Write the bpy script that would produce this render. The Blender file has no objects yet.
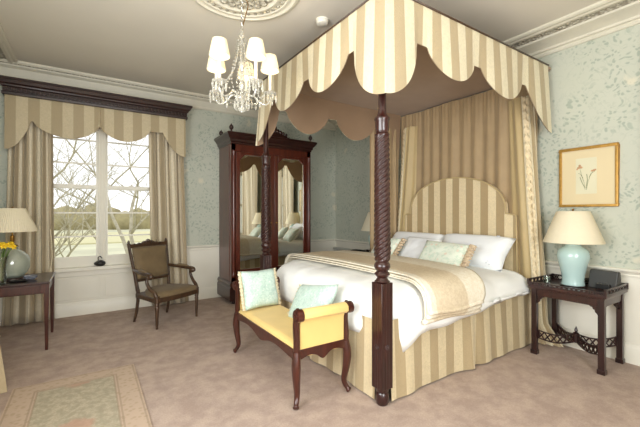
import bpy, math, random
from mathutils import Vector, Matrix, noise
random.seed(7)
PI = math.pi
sc = bpy.context.scene
COL = sc.collection

def lin(c):
    return tuple(((x/255)/12.92 if x/255 <= .04045 else ((x/255+.055)/1.055)**2.4) for x in c) + (1,)

# ------------------------------------------------------------------ camera, world, lights, exposure
cam_d = bpy.data.cameras.new('camera'); cam = bpy.data.objects.new('camera', cam_d); COL.objects.link(cam)
cam.location = (0, 0, 1.4); cam.rotation_euler = (PI/2, 0, -math.radians(33.33))
cam_d.sensor_width = 36; cam_d.lens = 351/640*36; cam_d.clip_start = .02; cam_d.clip_end = 300
sc.camera = cam
sc.view_settings.view_transform = 'Standard'; sc.view_settings.look = 'None'
sc.view_settings.gamma = 1; sc.view_settings.use_curve_mapping = False
sc.view_settings.exposure = 0.6
try:
    sc.cycles.use_denoising = True
    sc.cycles.max_bounces = 10; sc.cycles.diffuse_bounces = 6
    sc.cycles.sample_clamp_indirect = 6
except Exception: pass
W = bpy.data.worlds.new('world'); sc.world = W; W.use_nodes = True
wb = W.node_tree.nodes['Background']; wb.inputs[0].default_value = (.96, .98, 1, 1); wb.inputs[1].default_value = 1.0

def area(name, loc, target, sx, sy, power, color=(1, 1, 1)):
    d = bpy.data.lights.new(name, 'AREA'); d.shape = 'RECTANGLE'; d.size = sx; d.size_y = sy
    d.energy = power; d.color = color
    o = bpy.data.objects.new(name, d); COL.objects.link(o); o.location = loc
    o.rotation_euler = (Vector(target)-Vector(loc)).to_track_quat('-Z', 'Z').to_euler()
    return o
area('added_fill_rear', (.35, -1.90, 1.70), (.35, 1.6, 2.6), 1.7, 2.0, 118, (.965, .985, 1))  # area lamp added behind the camera to brighten the room, tilted up for bounce
area('added_fill_left', (-1.0, 1.2, 1.7), (1.6, 1.2, 2.3), 1.6, 2.0, 84, (.965, .985, 1))  # second added lamp, out of view at the left wall, lifting the room light

# ------------------------------------------------------------------ materials
def nt(name):
    m = bpy.data.materials.new(name); m.use_nodes = True
    t = m.node_tree; b = t.nodes['Principled BSDF']
    return m, t, b
def nd(t, typ, **k):
    n = t.nodes.new(typ)
    for a, v in k.items():
        if a.startswith('i_'): n.inputs[a[2:].replace('_', ' ')].default_value = v
        else: setattr(n, a, v)
    return n
def ramp(t, src, stops, interp='LINEAR'):
    r = t.nodes.new('ShaderNodeValToRGB'); r.color_ramp.interpolation = interp
    e = r.color_ramp.elements
    while len(e) < len(stops): e.new(.5)
    for k, (p, c) in enumerate(stops): e[k].position = p; e[k].color = c if len(c) == 4 else (*c, 1)
    t.links.new(src, r.inputs[0]); return r.outputs[0]
def mixc(t, fac, a, b, mode='MIX'):
    n = t.nodes.new('ShaderNodeMix'); n.data_type = 'RGBA'; n.blend_type = mode
    for s, v in ((0, fac), (6, a), (7, b)):
        if hasattr(v, 'links') or isinstance(v, bpy.types.NodeSocket): t.links.new(v, n.inputs[s])
        else: n.inputs[s].default_value = v
    return n.outputs[2]
def math_(t, op, a, b=None):
    n = t.nodes.new('ShaderNodeMath'); n.operation = op
    for s, v in ((0, a), (1, b)):
        if v is None: continue
        if isinstance(v, bpy.types.NodeSocket): t.links.new(v, n.inputs[s])
        else: n.inputs[s].default_value = v
    return n.outputs[0]
def coord(t, which='Object'):
    return t.nodes.new('ShaderNodeTexCoord').outputs[which]
def noise_(t, vec, scale, detail=3, rough=.5, dist=0):
    n = nd(t, 'ShaderNodeTexNoise'); n.inputs['Scale'].default_value = scale; n.inputs['Detail'].default_value = detail
    n.inputs['Roughness'].default_value = rough; n.inputs['Distortion'].default_value = dist
    t.links.new(vec, n.inputs['Vector']); return n.outputs['Fac']
def voro(t, vec, scale, feature='F1', out='Distance'):
    n = nd(t, 'ShaderNodeTexVoronoi'); n.feature = feature; n.inputs['Scale'].default_value = scale
    t.links.new(vec, n.inputs['Vector']); return n.outputs[out]
def bump(t, b, h, strength=.3, dist=.01):
    n = t.nodes.new('ShaderNodeBump'); n.inputs['Strength'].default_value = strength; n.inputs['Distance'].default_value = dist
    t.links.new(h, n.inputs['Height']); t.links.new(n.outputs[0], b.inputs['Normal'])
def plain(name, c, rough=.6, var=.12, scale=12, bmp=0, bscale=60, metal=0, sheen=0, coat=0, stretch=None):
    m, t, b = nt(name); v = coord(t)
    if stretch:
        mp = nd(t, 'ShaderNodeMapping'); mp.inputs['Scale'].default_value = stretch; t.links.new(v, mp.inputs[0]); v = mp.outputs[0]
    l = lin(c); d = tuple(x*(1-var) for x in l[:3])+(1,); h = tuple(min(1, x*(1+var*.6)) for x in l[:3])+(1,)
    t.links.new(ramp(t, noise_(t, v, scale), [(.3, d), (.7, h)]), b.inputs['Base Color'])
    b.inputs['Roughness'].default_value = rough; b.inputs['Metallic'].default_value = metal
    if sheen: b.inputs['Sheen Weight'].default_value = sheen
    if coat: b.inputs['Coat Weight'].default_value = coat; b.inputs['Coat Roughness'].default_value = .12
    if bmp: bump(t, b, noise_(t, v, bscale, 4), bmp, .004)
    return m
M = {}
def wallpaper():
    m, t, b = nt('floral wallpaper'); v = coord(t)
    w = nd(t, 'ShaderNodeTexNoise'); w.inputs['Scale'].default_value = 5; t.links.new(v, w.inputs['Vector'])
    vm = nd(t, 'ShaderNodeVectorMath', operation='MULTIPLY_ADD'); t.links.new(w.outputs['Color'], vm.inputs[0])
    vm.inputs[1].default_value = (.22,)*3; t.links.new(v, vm.inputs[2]); v2 = vm.outputs[0]
    base = mixc(t, noise_(t, v, 3), lin((183, 187, 172)), lin((192, 194, 180)))
    leaf = ramp(t, voro(t, v2, 24), [(.28, (1, 1, 1)), (.42, (0, 0, 0))])
    patch = ramp(t, noise_(t, v, 3.2, 2), [(.40, (0, 0, 0)), (.54, (1, 1, 1))])
    c = mixc(t, math_(t, 'MULTIPLY', math_(t, 'MULTIPLY', leaf, patch), .68), base, lin((144, 156, 143)))
    vein = ramp(t, math_(t, 'ABSOLUTE', math_(t, 'SUBTRACT', noise_(t, v2, 9, 2), .5)), [(.006, (1, 1, 1)), (.022, (0, 0, 0))])
    c = mixc(t, math_(t, 'MULTIPLY', vein, .25), c, lin((158, 168, 154)))
    flower = ramp(t, voro(t, v2, 2.1), [(.10, (1, 1, 1)), (.17, (0, 0, 0))])
    c = mixc(t, math_(t, 'MULTIPLY', flower, .6), c, lin((216, 208, 184)))
    t.links.new(c, b.inputs['Base Color']); b.inputs['Roughness'].default_value = .75
    return m
M['wallpaper'] = wallpaper()
M['white'] = plain('white gloss paint', (226, 222, 208), .4, .03, 3)
M['plaster'] = plain('cream plaster', (208, 203, 186), .6, .05, 6)
M['ceiling'] = plain('ceiling paint', (212, 206, 192), .8, .03, 1.5)
def frieze():
    m, t, b = nt('ornate plaster'); v = coord(t)
    d = voro(t, v, 34); d2 = noise_(t, v, 30, 2)
    h = math_(t, 'ADD', math_(t, 'SUBTRACT', 1, d), math_(t, 'MULTIPLY', d2, .6))
    t.links.new(ramp(t, d, [(.1, lin((208, 203, 186))), (.6, lin((158, 152, 136)))]), b.inputs['Base Color'])
    b.inputs['Roughness'].default_value = .7; bump(t, b, h, .9, .02); return m
M['frieze'] = frieze()
def carpet():
    m, t, b = nt('carpet'); v = coord(t)
    a = mixc(t, ramp(t, noise_(t, v, 5.5, 6, .7), [(.40, (0, 0, 0)), (.60, (1, 1, 1))]), lin((170, 150, 138)), lin((190, 170, 156)))
    a = mixc(t, ramp(t, noise_(t, v, 95, 2), [(.3, (0, 0, 0)), (.7, (1, 1, 1))]), mixc(t, .22, a, lin((110, 90, 78))), a)
    t.links.new(a, b.inputs['Base Color']); b.inputs['Roughness'].default_value = .95
    bump(t, b, noise_(t, v, 260, 3), .5, .004); return m
M['carpet'] = carpet()
def wood(name, c1, c2, rough=.28, coat=.3):
    m, t, b = nt(name); v = coord(t)
    mp = nd(t, 'ShaderNodeMapping'); mp.inputs['Scale'].default_value = (1, 1, .12); t.links.new(v, mp.inputs[0])
    n = noise_(t, mp.outputs[0], 26, 5, .6, 1.2)
    t.links.new(ramp(t, n, [(.3, lin(c1)), (.7, lin(c2))]), b.inputs['Base Color'])
    b.inputs['Roughness'].default_value = rough; b.inputs['Coat Weight'].default_value = coat; b.inputs['Coat Roughness'].default_value = .15
    bump(t, b, n, .08, .003); return m
M['mahogany'] = wood('dark mahogany', (34, 15, 13), (58, 27, 22))
M['redwood'] = wood('red mahogany', (46, 20, 14), (76, 34, 23))
M['rosewood'] = wood('red brown rosewood', (62, 25, 17), (98, 42, 28))
M['walnut'] = wood('carved walnut', (50, 34, 22), (80, 56, 36), .4)
M['ebony'] = wood('ebonised wood', (26, 14, 14), (52, 26, 24))
def stripe(name, c1, c2, period=.21, duty=.5, rough=.5):
    """woven satin stripe: uv.x runs along the cloth in metres"""
    m, t, b = nt(name); uv = coord(t, 'UV')
    sx = nd(t, 'ShaderNodeSeparateXYZ'); t.links.new(uv, sx.inputs[0])
    fr = math_(t, 'FRACT', math_(t, 'DIVIDE', sx.outputs[0], period))
    w = ramp(t, fr, [(0, (0, 0, 0)), (.02, (1, 1, 1)), (duty, (1, 1, 1)), (duty+.02, (0, 0, 0))])
    ln = math_(t, 'LESS_THAN', math_(t, 'ABSOLUTE', math_(t, 'SUBTRACT', fr, duty+.25)), .006)
    d = ramp(t, noise_(t, coord(t), 38, 3, .6, 1.5), [(.42, (0, 0, 0)), (.58, (1, 1, 1))])
    l1 = lin(c1); l2 = lin(c2)
    a = mixc(t, math_(t, 'MULTIPLY', d, .5), l1, tuple(x*.80 for x in l1[:3])+(1,))
    bb = mixc(t, math_(t, 'MULTIPLY', d, .25), l2, tuple(x*.86 for x in l2[:3])+(1,))
    t.links.new(mixc(t, w, bb, a), b.inputs['Base Color'])
    b.inputs['Roughness'].default_value = rough; b.inputs['Sheen Weight'].default_value = .15
    bump(t, b, d, .3, .004); return m
M['stripe'] = stripe('striped satin', (226, 215, 184), (182, 164, 130))
M['stripe_valance'] = stripe('striped valance satin', (196, 182, 150), (166, 150, 118), .23)
M['stripe_skirt'] = stripe('striped skirt satin', (212, 196, 160), (174, 155, 120))
M['stripe_curtain'] = stripe('striped curtain satin', (210, 199, 174), (172, 157, 130), .2)
M['lining'] = plain('tan lining', (150, 124, 98), .7, .06, 5, sheen=.2)
M['backdrape'] = plain('tan drape', (166, 142, 106), .65, .08, 6, sheen=.2)
M['drape_gold'] = plain('gold drape', (188, 166, 120), .55, .05, 6, sheen=.2)
M['ruffle'] = plain('cream ruffle', (226, 208, 172), .6, .18, 30, .25, 40)
M['duvet'] = plain('white cotton', (238, 239, 237), .8, .02, 5, .45, 11)
M['pillow'] = plain('white pillow cotton', (238, 241, 243), .8, .03, 5, .5, 12)
M['throw'] = None
def throwmat():
    m, t, b = nt('cream gold bedspread'); v = coord(t); uv = coord(t, 'UV')
    sx = nd(t, 'ShaderNodeSeparateXYZ'); t.links.new(uv, sx.inputs[0])
    dm = ramp(t, noise_(t, v, 30, 3, .6, 1.2), [(.42, (0, 0, 0)), (.58, (1, 1, 1))])
    gold = mixc(t, dm, lin((212, 197, 170)), lin((201, 184, 156)))
    crm = mixc(t, dm, lin((228, 221, 204)), lin((220, 210, 188)))
    f = ramp(t, sx.outputs[0], [(0, (0, 0, 0)), (.12, (0, 0, 0)), (.14, (1, 1, 1)), (.60, (1, 1, 1)), (.62, (.1, .1, .1)), (1, (.1, .1, .1))])
    t.links.new(mixc(t, f, crm, gold), b.inputs['Base Color']); b.inputs['Roughness'].default_value = .6
    bump(t, b, dm, .2, .004); return m
M['throw'] = throwmat()
def floral(name, base, leaf, bloom, sc_=16):
    m, t, b = nt(name); v = coord(t)
    n = noise_(t, v, sc_, 3, .6, 1.5); d = voro(t, v, sc_*.9)
    a = mixc(t, ramp(t, n, [(.46, (0, 0, 0)), (.6, (1, 1, 1))]), lin(base), lin(leaf))
    a = mixc(t, ramp(t, d, [(.16, (1, 1, 1)), (.26, (0, 0, 0))]), a, lin(bloom))
    t.links.new(a, b.inputs['Base Color']); b.inputs['Roughness'].default_value = .7; b.inputs['Sheen Weight'].default_value = .1
    return m
M['floral'] = floral('pale floral chintz', (222, 228, 212), (200, 214, 196), (222, 208, 188), 14)
M['bluedamask'] = floral('pale blue damask', (196, 216, 206), (174, 200, 190), (214, 226, 216), 30)
M['fringe'] = plain('cream fringe', (228, 216, 186), .8, .2, 80, .4, 120)
M['peach'] = plain('peach frill', (214, 192, 162), .8, .2, 60, .4, 60)
M['yellow'] = plain('yellow upholstery', (228, 196, 122), .65, .04, 8, .1, 90, sheen=.15)
M['brownvelvet'] = plain('brown velvet', (112, 94, 66), .75, .16, 7, .1, 40, sheen=.08)
M['mintceramic'] = plain('pale aqua glaze', (172, 198, 195), .18, .02, 3, coat=.6)
M['black'] = plain('black plastic', (28, 28, 28), .4, .1, 5)
M['darkgrey'] = plain('charcoal plastic', (58, 58, 56), .5, .06, 5)
M['gilt'] = plain('gilt wood', (176, 134, 62), .35, .2, 30, .2, 60, metal=.5)
M['mount'] = plain('cream mount card', (214, 198, 160), .8, .02, 3)
M['paper'] = plain('print paper', (212, 207, 178), .8, .03, 4)
M['ink_green'] = plain('leaf ink', (112, 124, 84), .9, .2, 40)
M['ink_pink'] = plain('petal ink', (200, 158, 120), .9, .25, 40)
M['steel'] = plain('polished chrome', (206, 204, 198), .2, .05, 4, metal=1)
M['brass'] = plain('aged brass', (150, 112, 52), .35, .2, 30, metal=.9)
M['radiator'] = plain('radiator enamel', (176, 176, 168), .4, .03, 4)
M['petal'] = plain('yellow petals', (244, 206, 40), .6, .12, 40)
M['stem'] = plain('green stems', (96, 124, 58), .6, .2, 30)
M['bark'] = plain('pale grey bark', (186, 178, 156), .9, .25, 12)
M['twig'] = plain('twig bark', (176, 168, 142), .9, .25, 12)
def shade(name, c, tr=.35):
    m, t, b = nt(name); v = coord(t); l = lin(c)
    t.links.new(ramp(t, noise_(t, v, 40, 2), [(.3, tuple(x*.95 for x in l[:3])+(1,)), (.7, l)]), b.inputs['Base Color'])
    b.inputs['Roughness'].default_value = .8
    tl = nd(t, 'ShaderNodeBsdfTranslucent'); tl.inputs[0].default_value = l
    mx = nd(t, 'ShaderNodeMixShader'); mx.inputs[0].default_value = tr
    t.links.new(b.outputs[0], mx.inputs[1]); t.links.new(tl.outputs[0], mx.inputs[2])
    t.links.new(mx.outputs[0], t.nodes['Material Output'].inputs[0]); return m
M['shade_cream'] = shade('cream pleated silk', (252, 245, 224), .45)
M['shade_white'] = shade('white card shade', (246, 238, 216))
M['candle'] = plain('ivory candle tube', (238, 232, 212), .4, .02, 5)
def thin_glass(name, tint=(1, 1, 1, 1), gl=.08, body=0, bc=(240, 240, 234)):
    m = bpy.data.materials.new(name); m.use_nodes = True; t = m.node_tree; t.nodes.clear()
    o = t.nodes.new('ShaderNodeOutputMaterial'); tr = t.nodes.new('ShaderNodeBsdfTransparent'); tr.inputs[0].default_value = tint
    g = t.nodes.new('ShaderNodeBsdfGlossy'); g.inputs['Roughness'].default_value = .03
    lw = t.nodes.new('ShaderNodeLayerWeight'); lw.inputs[0].default_value = .35 if gl else .05
    ma = math_(t, 'MULTIPLY_ADD', lw.outputs['Fresnel'], .6 if gl else .12); t.nodes[-1].inputs[2].default_value = gl
    mx = t.nodes.new('ShaderNodeMixShader'); t.links.new(ma, mx.inputs[0])
    t.links.new(tr.outputs[0], mx.inputs[1]); t.links.new(g.outputs[0], mx.inputs[2]); out = mx.outputs[0]
    if body:
        df = t.nodes.new('ShaderNodeBsdfDiffuse'); n_ = noise_(t, coord(t), 60, 2); l = lin(bc)
        t.links.new(ramp(t, n_, [(.3, tuple(x*.92 for x in l[:3])+(1,)), (.7, l)]), df.inputs[0])
        m2 = t.nodes.new('ShaderNodeMixShader'); m2.inputs[0].default_value = body
        t.links.new(out, m2.inputs[1]); t.links.new(df.outputs[0], m2.inputs[2]); out = m2.outputs[0]
    t.links.new(out, o.inputs[0])
    return m
M['pane'] = thin_glass('window glass', (1, 1, 1, 1), .0)
M['glass'] = thin_glass('clear glassware', (.95, .98, .95, 1), .12)
M['crystal'] = thin_glass('cut crystal', (1, 1, .98, 1), .30, .22, (255, 252, 240))
M['blueglass'] = thin_glass('blue grey glass', (.72, .76, .84, 1), .2, .3, (170, 176, 190))
M['greenglass'] = thin_glass('green grey glass', (.90, .95, .91, 1), .12, .38, (206, 213, 198))
def mirror():
    m, t, b = nt('mirror glass'); b.inputs['Metallic'].default_value = 1; b.inputs['Roughness'].default_value = .015
    v = coord(t)
    t.links.new(ramp(t, noise_(t, v, 2), [(.3, (.80, .82, .78)), (.7, (.84, .86, .82))]), b.inputs['Base Color']); return m
M['mirror'] = mirror()
def rugmat():
    m, t, b = nt('faded oriental rug'); uv = coord(t, 'UV'); v = coord(t)   # uv in metres from the middle
    sx = nd(t, 'ShaderNodeSeparateXYZ'); t.links.new(uv, sx.inputs[0])
    ax = math_(t, 'ABSOLUTE', sx.outputs[0]); ay = math_(t, 'ABSOLUTE', sx.outputs[1])
    HX, HY = RUG[2]/2, RUG[3]/2
    e = math_(t, 'MINIMUM', math_(t, 'SUBTRACT', HX, ax), math_(t, 'SUBTRACT', HY, ay))   # distance to edge
    mot = ramp(t, voro(t, v, 26), [(.2, (1, 1, 1)), (.45, (0, 0, 0))])
    nz = ramp(t, noise_(t, v, 22, 3), [(.42, (0, 0, 0)), (.6, (1, 1, 1))])
    field = mixc(t, nz, lin((184, 172, 150)), lin((164, 156, 134)))
    spk = ramp(t, noise_(t, v, 70, 2), [(.45, (0, 0, 0)), (.55, (1, 1, 1))])
    field = mixc(t, math_(t, 'MULTIPLY', spk, .35), field, lin((152, 140, 118)))
    mx_ = math_(t, 'DIVIDE', sx.outputs[0], .17)
    my_ = math_(t, 'MULTIPLY', math_(t, 'SUBTRACT', math_(t, 'FRACT', math_(t, 'DIVIDE', sx.outputs[1], .8)), .5), .8/.2)
    md = math_(t, 'ADD', math_(t, 'ADD', math_(t, 'MULTIPLY', mx_, mx_), math_(t, 'MULTIPLY', my_, my_)), math_(t, 'MULTIPLY', noise_(t, v, 14, 2), .9))
    field = mixc(t, math_(t, 'MULTIPLY', ramp(t, md, [(.75, (1, 1, 1)), (1.0, (0, 0, 0))]), .6), field, lin((186, 142, 122)))
    border = mixc(t, mot, lin((188, 166, 146)), lin((174, 154, 130)))
    c = mixc(t, math_(t, 'LESS_THAN', e, .17), field, border)
    for k in (.015, .17, .15):
        ln = math_(t, 'LESS_THAN', math_(t, 'ABSOLUTE', math_(t, 'SUBTRACT', e, k)), .006)
        c = mixc(t, math_(t, 'MULTIPLY', ln, .45), c, lin((140, 122, 100)))
    t.links.new(c, b.inputs['Base Color']); b.inputs['Roughness'].default_value = .95
    bump(t, b, noise_(t, v, 200, 2), .4, .003); return m
RUG = (-.08, 2.36, .85, 2.6)
M['rug'] = rugmat()

# ------------------------------------------------------------------ mesh builder
ORG = {}
class MB:
    def __init__(s): s.v = []; s.f = []; s.uv = []
    def add(s, vs, fs, uvs=None):
        n = len(s.v); s.v += [tuple(v) for v in vs]; s.f += [tuple(i+n for i in f) for f in fs]
        s.uv += list(uvs) if uvs else [(v[0], v[1]) for v in vs]; return s
    def box(s, x0, x1, y0, y1, z0, z1):
        v = [(x, y, z) for z in (z0, z1) for y in (y0, y1) for x in (x0, x1)]
        return s.add(v, [(0, 2, 3, 1), (4, 5, 7, 6), (0, 1, 5, 4), (2, 6, 7, 3), (0, 4, 6, 2), (1, 3, 7, 5)])
    def beam(s, a, b, w, h, up=(0, 0, 1)):
        a = Vector(a); b = Vector(b); d = (b-a).normalized(); u = Vector(up)
        if abs(d.dot(u)) > .98: u = Vector((1, 0, 0))
        r = d.cross(u).normalized()*w/2; q = r.cross(d).normalized()*h/2
        v = [p+i*r+j*q for p in (a, b) for j in (-1, 1) for i in (-1, 1)]
        return s.add(v, [(0, 1, 3, 2), (4, 6, 7, 5), (0, 4, 5, 1), (2, 3, 7, 6), (0, 2, 6, 4), (1, 5, 7, 3)])
    def lathe(s, prof, c=(0, 0, 0), seg=24, twist=None, sq=None):
        """prof: (r, z). twist(z, ang)->radius factor; sq(z)->True for square section"""
        vs = []; uv = []
        for r, z in prof:
            for k in range(seg):
                a = 2*PI*k/seg; q = r*(twist(z, a) if twist else 1)
                vs.append((c[0]+q*math.cos(a), c[1]+q*math.sin(a), c[2]+z)); uv.append((a*r, z))
        fs = []
        for i in range(len(prof)-1):
            for k in range(seg):
                k2 = (k+1) % seg; fs.append((i*seg+k, i*seg+k2, (i+1)*seg+k2, (i+1)*seg+k))
        n = len(prof)
        if prof[0][0] > 1e-5: fs.append(tuple(reversed(range(seg))))
        if prof[-1][0] > 1e-5: fs.append(tuple((n-1)*seg+k for k in range(seg)))
        return s.add(vs, fs, uv)
    def shell(s, prof, c=(0, 0, 0), seg=32, pleat=0, npl=40):
        vs = []; fs = []
        for r, z in prof:
            for k in range(seg):
                a = 2*PI*k/seg; q = r+pleat*math.cos(a*npl)
                vs.append((c[0]+q*math.cos(a), c[1]+q*math.sin(a), c[2]+z))
        for i in range(len(prof)-1):
            for k in range(seg):
                k2 = (k+1) % seg; fs.append((i*seg+k, i*seg+k2, (i+1)*seg+k2, (i+1)*seg+k))
        return s.add(vs, fs)
    def tube(s, pts, rad, seg=8, cap=True, flat=1):
        pts = [Vector(p) for p in pts]; n = len(pts)
        rr = rad if isinstance(rad, (list, tuple)) else [rad]*n
        vs = []; nrm = None
        for i, p in enumerate(pts):
            t = (pts[min(i+1, n-1)]-pts[max(i-1, 0)]).normalized()
            if nrm is None:
                nrm = t.cross(Vector((0, 0, 1)))
                if nrm.length < .1: nrm = t.cross(Vector((1, 0, 0)))
            nrm = (nrm-t*nrm.dot(t)).normalized(); bn = t.cross(nrm)
            for k in range(seg):
                a = 2*PI*k/seg+PI/seg; vs.append(p+nrm*math.cos(a)*rr[i]+bn*math.sin(a)*rr[i]*flat)
        fs = [(i*seg+k, i*seg+(k+1) % seg, (i+1)*seg+(k+1) % seg, (i+1)*seg+k) for i in range(n-1) for k in range(seg)]
        if cap: fs += [tuple(reversed(range(seg))), tuple((n-1)*seg+k for k in range(seg))]
        return s.add(vs, fs)
    def ball(s, c, r, seg=10, rings=6, sx=1, sy=1, sz=1):
        vs = [(c[0], c[1], c[2]-r*sz)]
        for i in range(1, rings):
            p = -PI/2+PI*i/rings
            for k in range(seg):
                a = 2*PI*k/seg; vs.append((c[0]+r*sx*math.cos(p)*math.cos(a), c[1]+r*sy*math.cos(p)*math.sin(a), c[2]+r*sz*math.sin(p)))
        vs.append((c[0], c[1], c[2]+r*sz)); t = len(vs)-1; fs = []
        for k in range(seg):
            k2 = (k+1) % seg; fs.append((0, 1+k2, 1+k)); fs.append((t, t-seg+k, t-seg+k2))
            for i in range(rings-2): fs.append((1+i*seg+k, 1+i*seg+k2, 1+(i+1)*seg+k2, 1+(i+1)*seg+k))
        return s.add(vs, fs)
    def prism(s, poly, a0, a1, axis='y'):
        """poly of (p,q): axis y -> (x,z); axis x -> (y,z); axis z -> (x,y)"""
        def mk(p, q, a): return (p, a, q) if axis == 'y' else (a, p, q) if axis == 'x' else (p, q, a)
        n = len(poly); vs = [mk(p, q, a) for a in (a0, a1) for p, q in poly]
        fs = [tuple(range(n)), tuple(reversed(range(n, 2*n)))]+[(i, i+n, (i+1) % n+n, (i+1) % n) for i in range(n)]
        return s.add(vs, fs)
    def sheet(s, fn, nu, nv):
        """fn(u,v) -> (co, uv)"""
        vs = []; uv = []
        for j in range(nv+1):
            for i in range(nu+1):
                c, q = fn(i/nu, j/nv); vs.append(c); uv.append(q)
        fs = [(j*(nu+1)+i, j*(nu+1)+i+1, (j+1)*(nu+1)+i+1, (j+1)*(nu+1)+i) for j in range(nv) for i in range(nu)]
        return s.add(vs, fs, uv)
    def sweep(s, prof, path, closed=False):
        """open profile rows: path is a list of functions-free frames [(origin, axis_d, axis_z)] ; prof (d,z)"""
        vs = []; uv = []
        for o, ad, az in path:
            for d, z in prof:
                vs.append(Vector(o)+Vector(ad)*d+Vector(az)*z); uv.append((0, z))
        n = len(prof)
        fs = [(i*n+k, i*n+k+1, (i+1)*n+k+1, (i+1)*n+k) for i in range(len(path)-1) for k in range(n-1)]
        return s.add(vs, fs, uv)
    def cushion(s, w, h, t, M4, n=16, frill=0, puff=.5):
        """pillow: width w, height h, thickness t; M4 places it (local x = width, y = height, z = thickness)"""
        for sg in (1, -1):
            vs = []; fs = []
            for j in range(n+1):
                for i in range(n+1):
                    a = -1+2*i/n; b = -1+2*j/n
                    k = max(0, (1-a**4)*(1-b**4))**puff
                    px = a*w/2*(1-.07*(1-abs(b))**1*abs(a)**3*1); py = b*h/2*(1-.07*(1-abs(a))*abs(b)**3)
                    z = sg*t/2*k + .012*noise.noise(Vector((a*2.1+w*9, b*2.1+t*7, sg)))*k
                    vs.append(M4 @ Vector((px, py, z)))
            for j in range(n):
                for i in range(n):
                    q = (j*(n+1)+i, j*(n+1)+i+1, (j+1)*(n+1)+i+1, (j+1)*(n+1)+i)
                    fs.append(q if sg > 0 else tuple(reversed(q)))
            s.add(vs, fs)
        return s
    def build(s, name, mat, parent=None, smooth=35, bevel=0, solid=0, sub=0, local=False, weld=True, solid_off=0):
        o0 = ORG.get(parent.name, Vector()) if (parent is not None and not local) else Vector()
        me = bpy.data.meshes.new(name); me.from_pydata([tuple(Vector(v)-o0) for v in s.v], [], s.f)
        ul = me.uv_layers.new(name='UVMap')
        for lp in me.loops: ul.data[lp.index].uv = s.uv[lp.vertex_index]
        me.materials.append(mat)
        import bmesh
        bm = bmesh.new(); bm.from_mesh(me)
        if weld: bmesh.ops.remove_doubles(bm, verts=bm.verts, dist=1e-5)
        bmesh.ops.recalc_face_normals(bm, faces=bm.faces); bm.to_mesh(me); bm.free()
        if smooth:
            me.shade_smooth()
            if smooth < 180: me.set_sharp_from_angle(angle=math.radians(smooth))
        o = bpy.data.objects.new(name, me); COL.objects.link(o)
        if parent is not None: o.parent = parent; ORG[o.name] = o0
        if bevel:
            b = o.modifiers.new('bevel', 'BEVEL'); b.width = bevel; b.segments = 2; b.limit_method = 'ANGLE'
        if solid:
            b = o.modifiers.new('solid', 'SOLIDIFY'); b.thickness = solid; b.offset = solid_off
        if sub:
            b = o.modifiers.new('sub', 'SUBSURF'); b.levels = sub; b.render_levels = sub
        return o

def tag(o, label, cat, group=None, kind=None):
    o['label'] = label; o['category'] = cat
    if group: o['group'] = group
    if kind: o['kind'] = kind
    return o
def thing(name, loc, label, cat, group=None, rz=0):
    o = bpy.data.objects.new(name, None); COL.objects.link(o); o.location = loc; o.rotation_euler = (0, 0, rz)
    o.empty_display_size = .1; ORG[o.name] = Vector(loc)
    return tag(o, label, cat, group)
def struct(o):
    o['kind'] = 'structure'; return o
def dup(root, loc, label, rz=None, group=None):
    r = root.copy(); COL.objects.link(r); r.location = loc; r['label'] = label
    if rz is not None: r.rotation_euler = (0, 0, rz)
    if group: r['group'] = group
    def rec(src, dst):
        for ch in list(src.children):
            c = ch.copy(); COL.objects.link(c); c.parent = dst; rec(ch, c)
    rec(root, r); return r
def lerp(a, b, t): return a+(b-a)*t
def interp(pts, x):
    if x <= pts[0][0]: return pts[0][1]
    for (x0, y0), (x1, y1) in zip(pts, pts[1:]):
        if x <= x1:
            t = (x-x0)/(x1-x0); return lerp(y0, y1, t)
    return pts[-1][1]
def smooth_path(pts, n=6):
    """Catmull-Rom"""
    P = [Vector(p) for p in pts]; P = [P[0]*2-P[1]]+P+[P[-1]*2-P[-2]]; out = []
    for i in range(1, len(P)-2):
        for k in range(n):
            t = k/n; a, b, c, d = P[i-1:i+3]
            out.append(.5*((2*b)+(c-a)*t+(2*a-5*b+4*c-d)*t*t+(3*b-a-3*c+d)*t**3))
    out.append(P[-2]); return out

# ================================================================== THE SETTING
XL, XR, YF, YB, HC = -1.1, 4.24, -2.0, 5.87, 3.3
struct(MB().box(XL-.2, XR+.2, YF-.2, YB+.2, -.12, 0).build('floor', M['carpet'], smooth=0))
struct(MB().box(XL-.2, XR+.2, YF-.2, YB+.2, HC, HC+.12).build('ceiling', M['ceiling'], smooth=0))
def wall_with_hole(name, axis, pos, thick, a0, a1, h0, h1, z0, z1):
    """wall in the plane axis=pos, running a0..a1, with one opening h0..h1 by z0..z1"""
    m = MB()
    for (p, q, r, s) in ((a0, h0, 0, HC), (h1, a1, 0, HC), (h0, h1, 0, z0), (h0, h1, z1, HC)):
        if axis == 'y': m.box(p, q, min(pos, pos+thick), max(pos, pos+thick), r, s)
        else: m.box(min(pos, pos+thick), max(pos, pos+thick), p, q, r, s)
    return struct(m.build(name, M['wallpaper'], smooth=0))
WX0, WX1, WZ0, WZ1 = -.56, .87, .66, 2.78
wall_with_hole('wall_back', 'y', YB, .2, XL-.2, XR+.2, WX0, WX1, WZ0, WZ1)
wall_with_hole('wall_right', 'x', XR, .2, YF, YB, -1.45, -.25, .66, 2.7)
wall_with_hole('wall_front', 'y', YF, -.2, XL-.2, XR+.2, -.5, 1.2, .7, 2.75)
wall_with_hole('wall_left', 'x', XL, -.2, YF, YB, .4, 2.0, .66, 2.75)

def run(prof, a, b, din, mat, name):
    """sweep a (d,z) profile from a to b; din points into the room"""
    return struct(MB().sweep(prof, [(a, din, (0, 0, 1)), (b, din, (0, 0, 1))]).build(name, mat, smooth=30))
n_trim = [0]
def trim(prof, a, b, din, mat):
    n_trim[0] += 1; return run(prof, a, b, din, mat, 'trim_%d' % n_trim[0])
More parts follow.
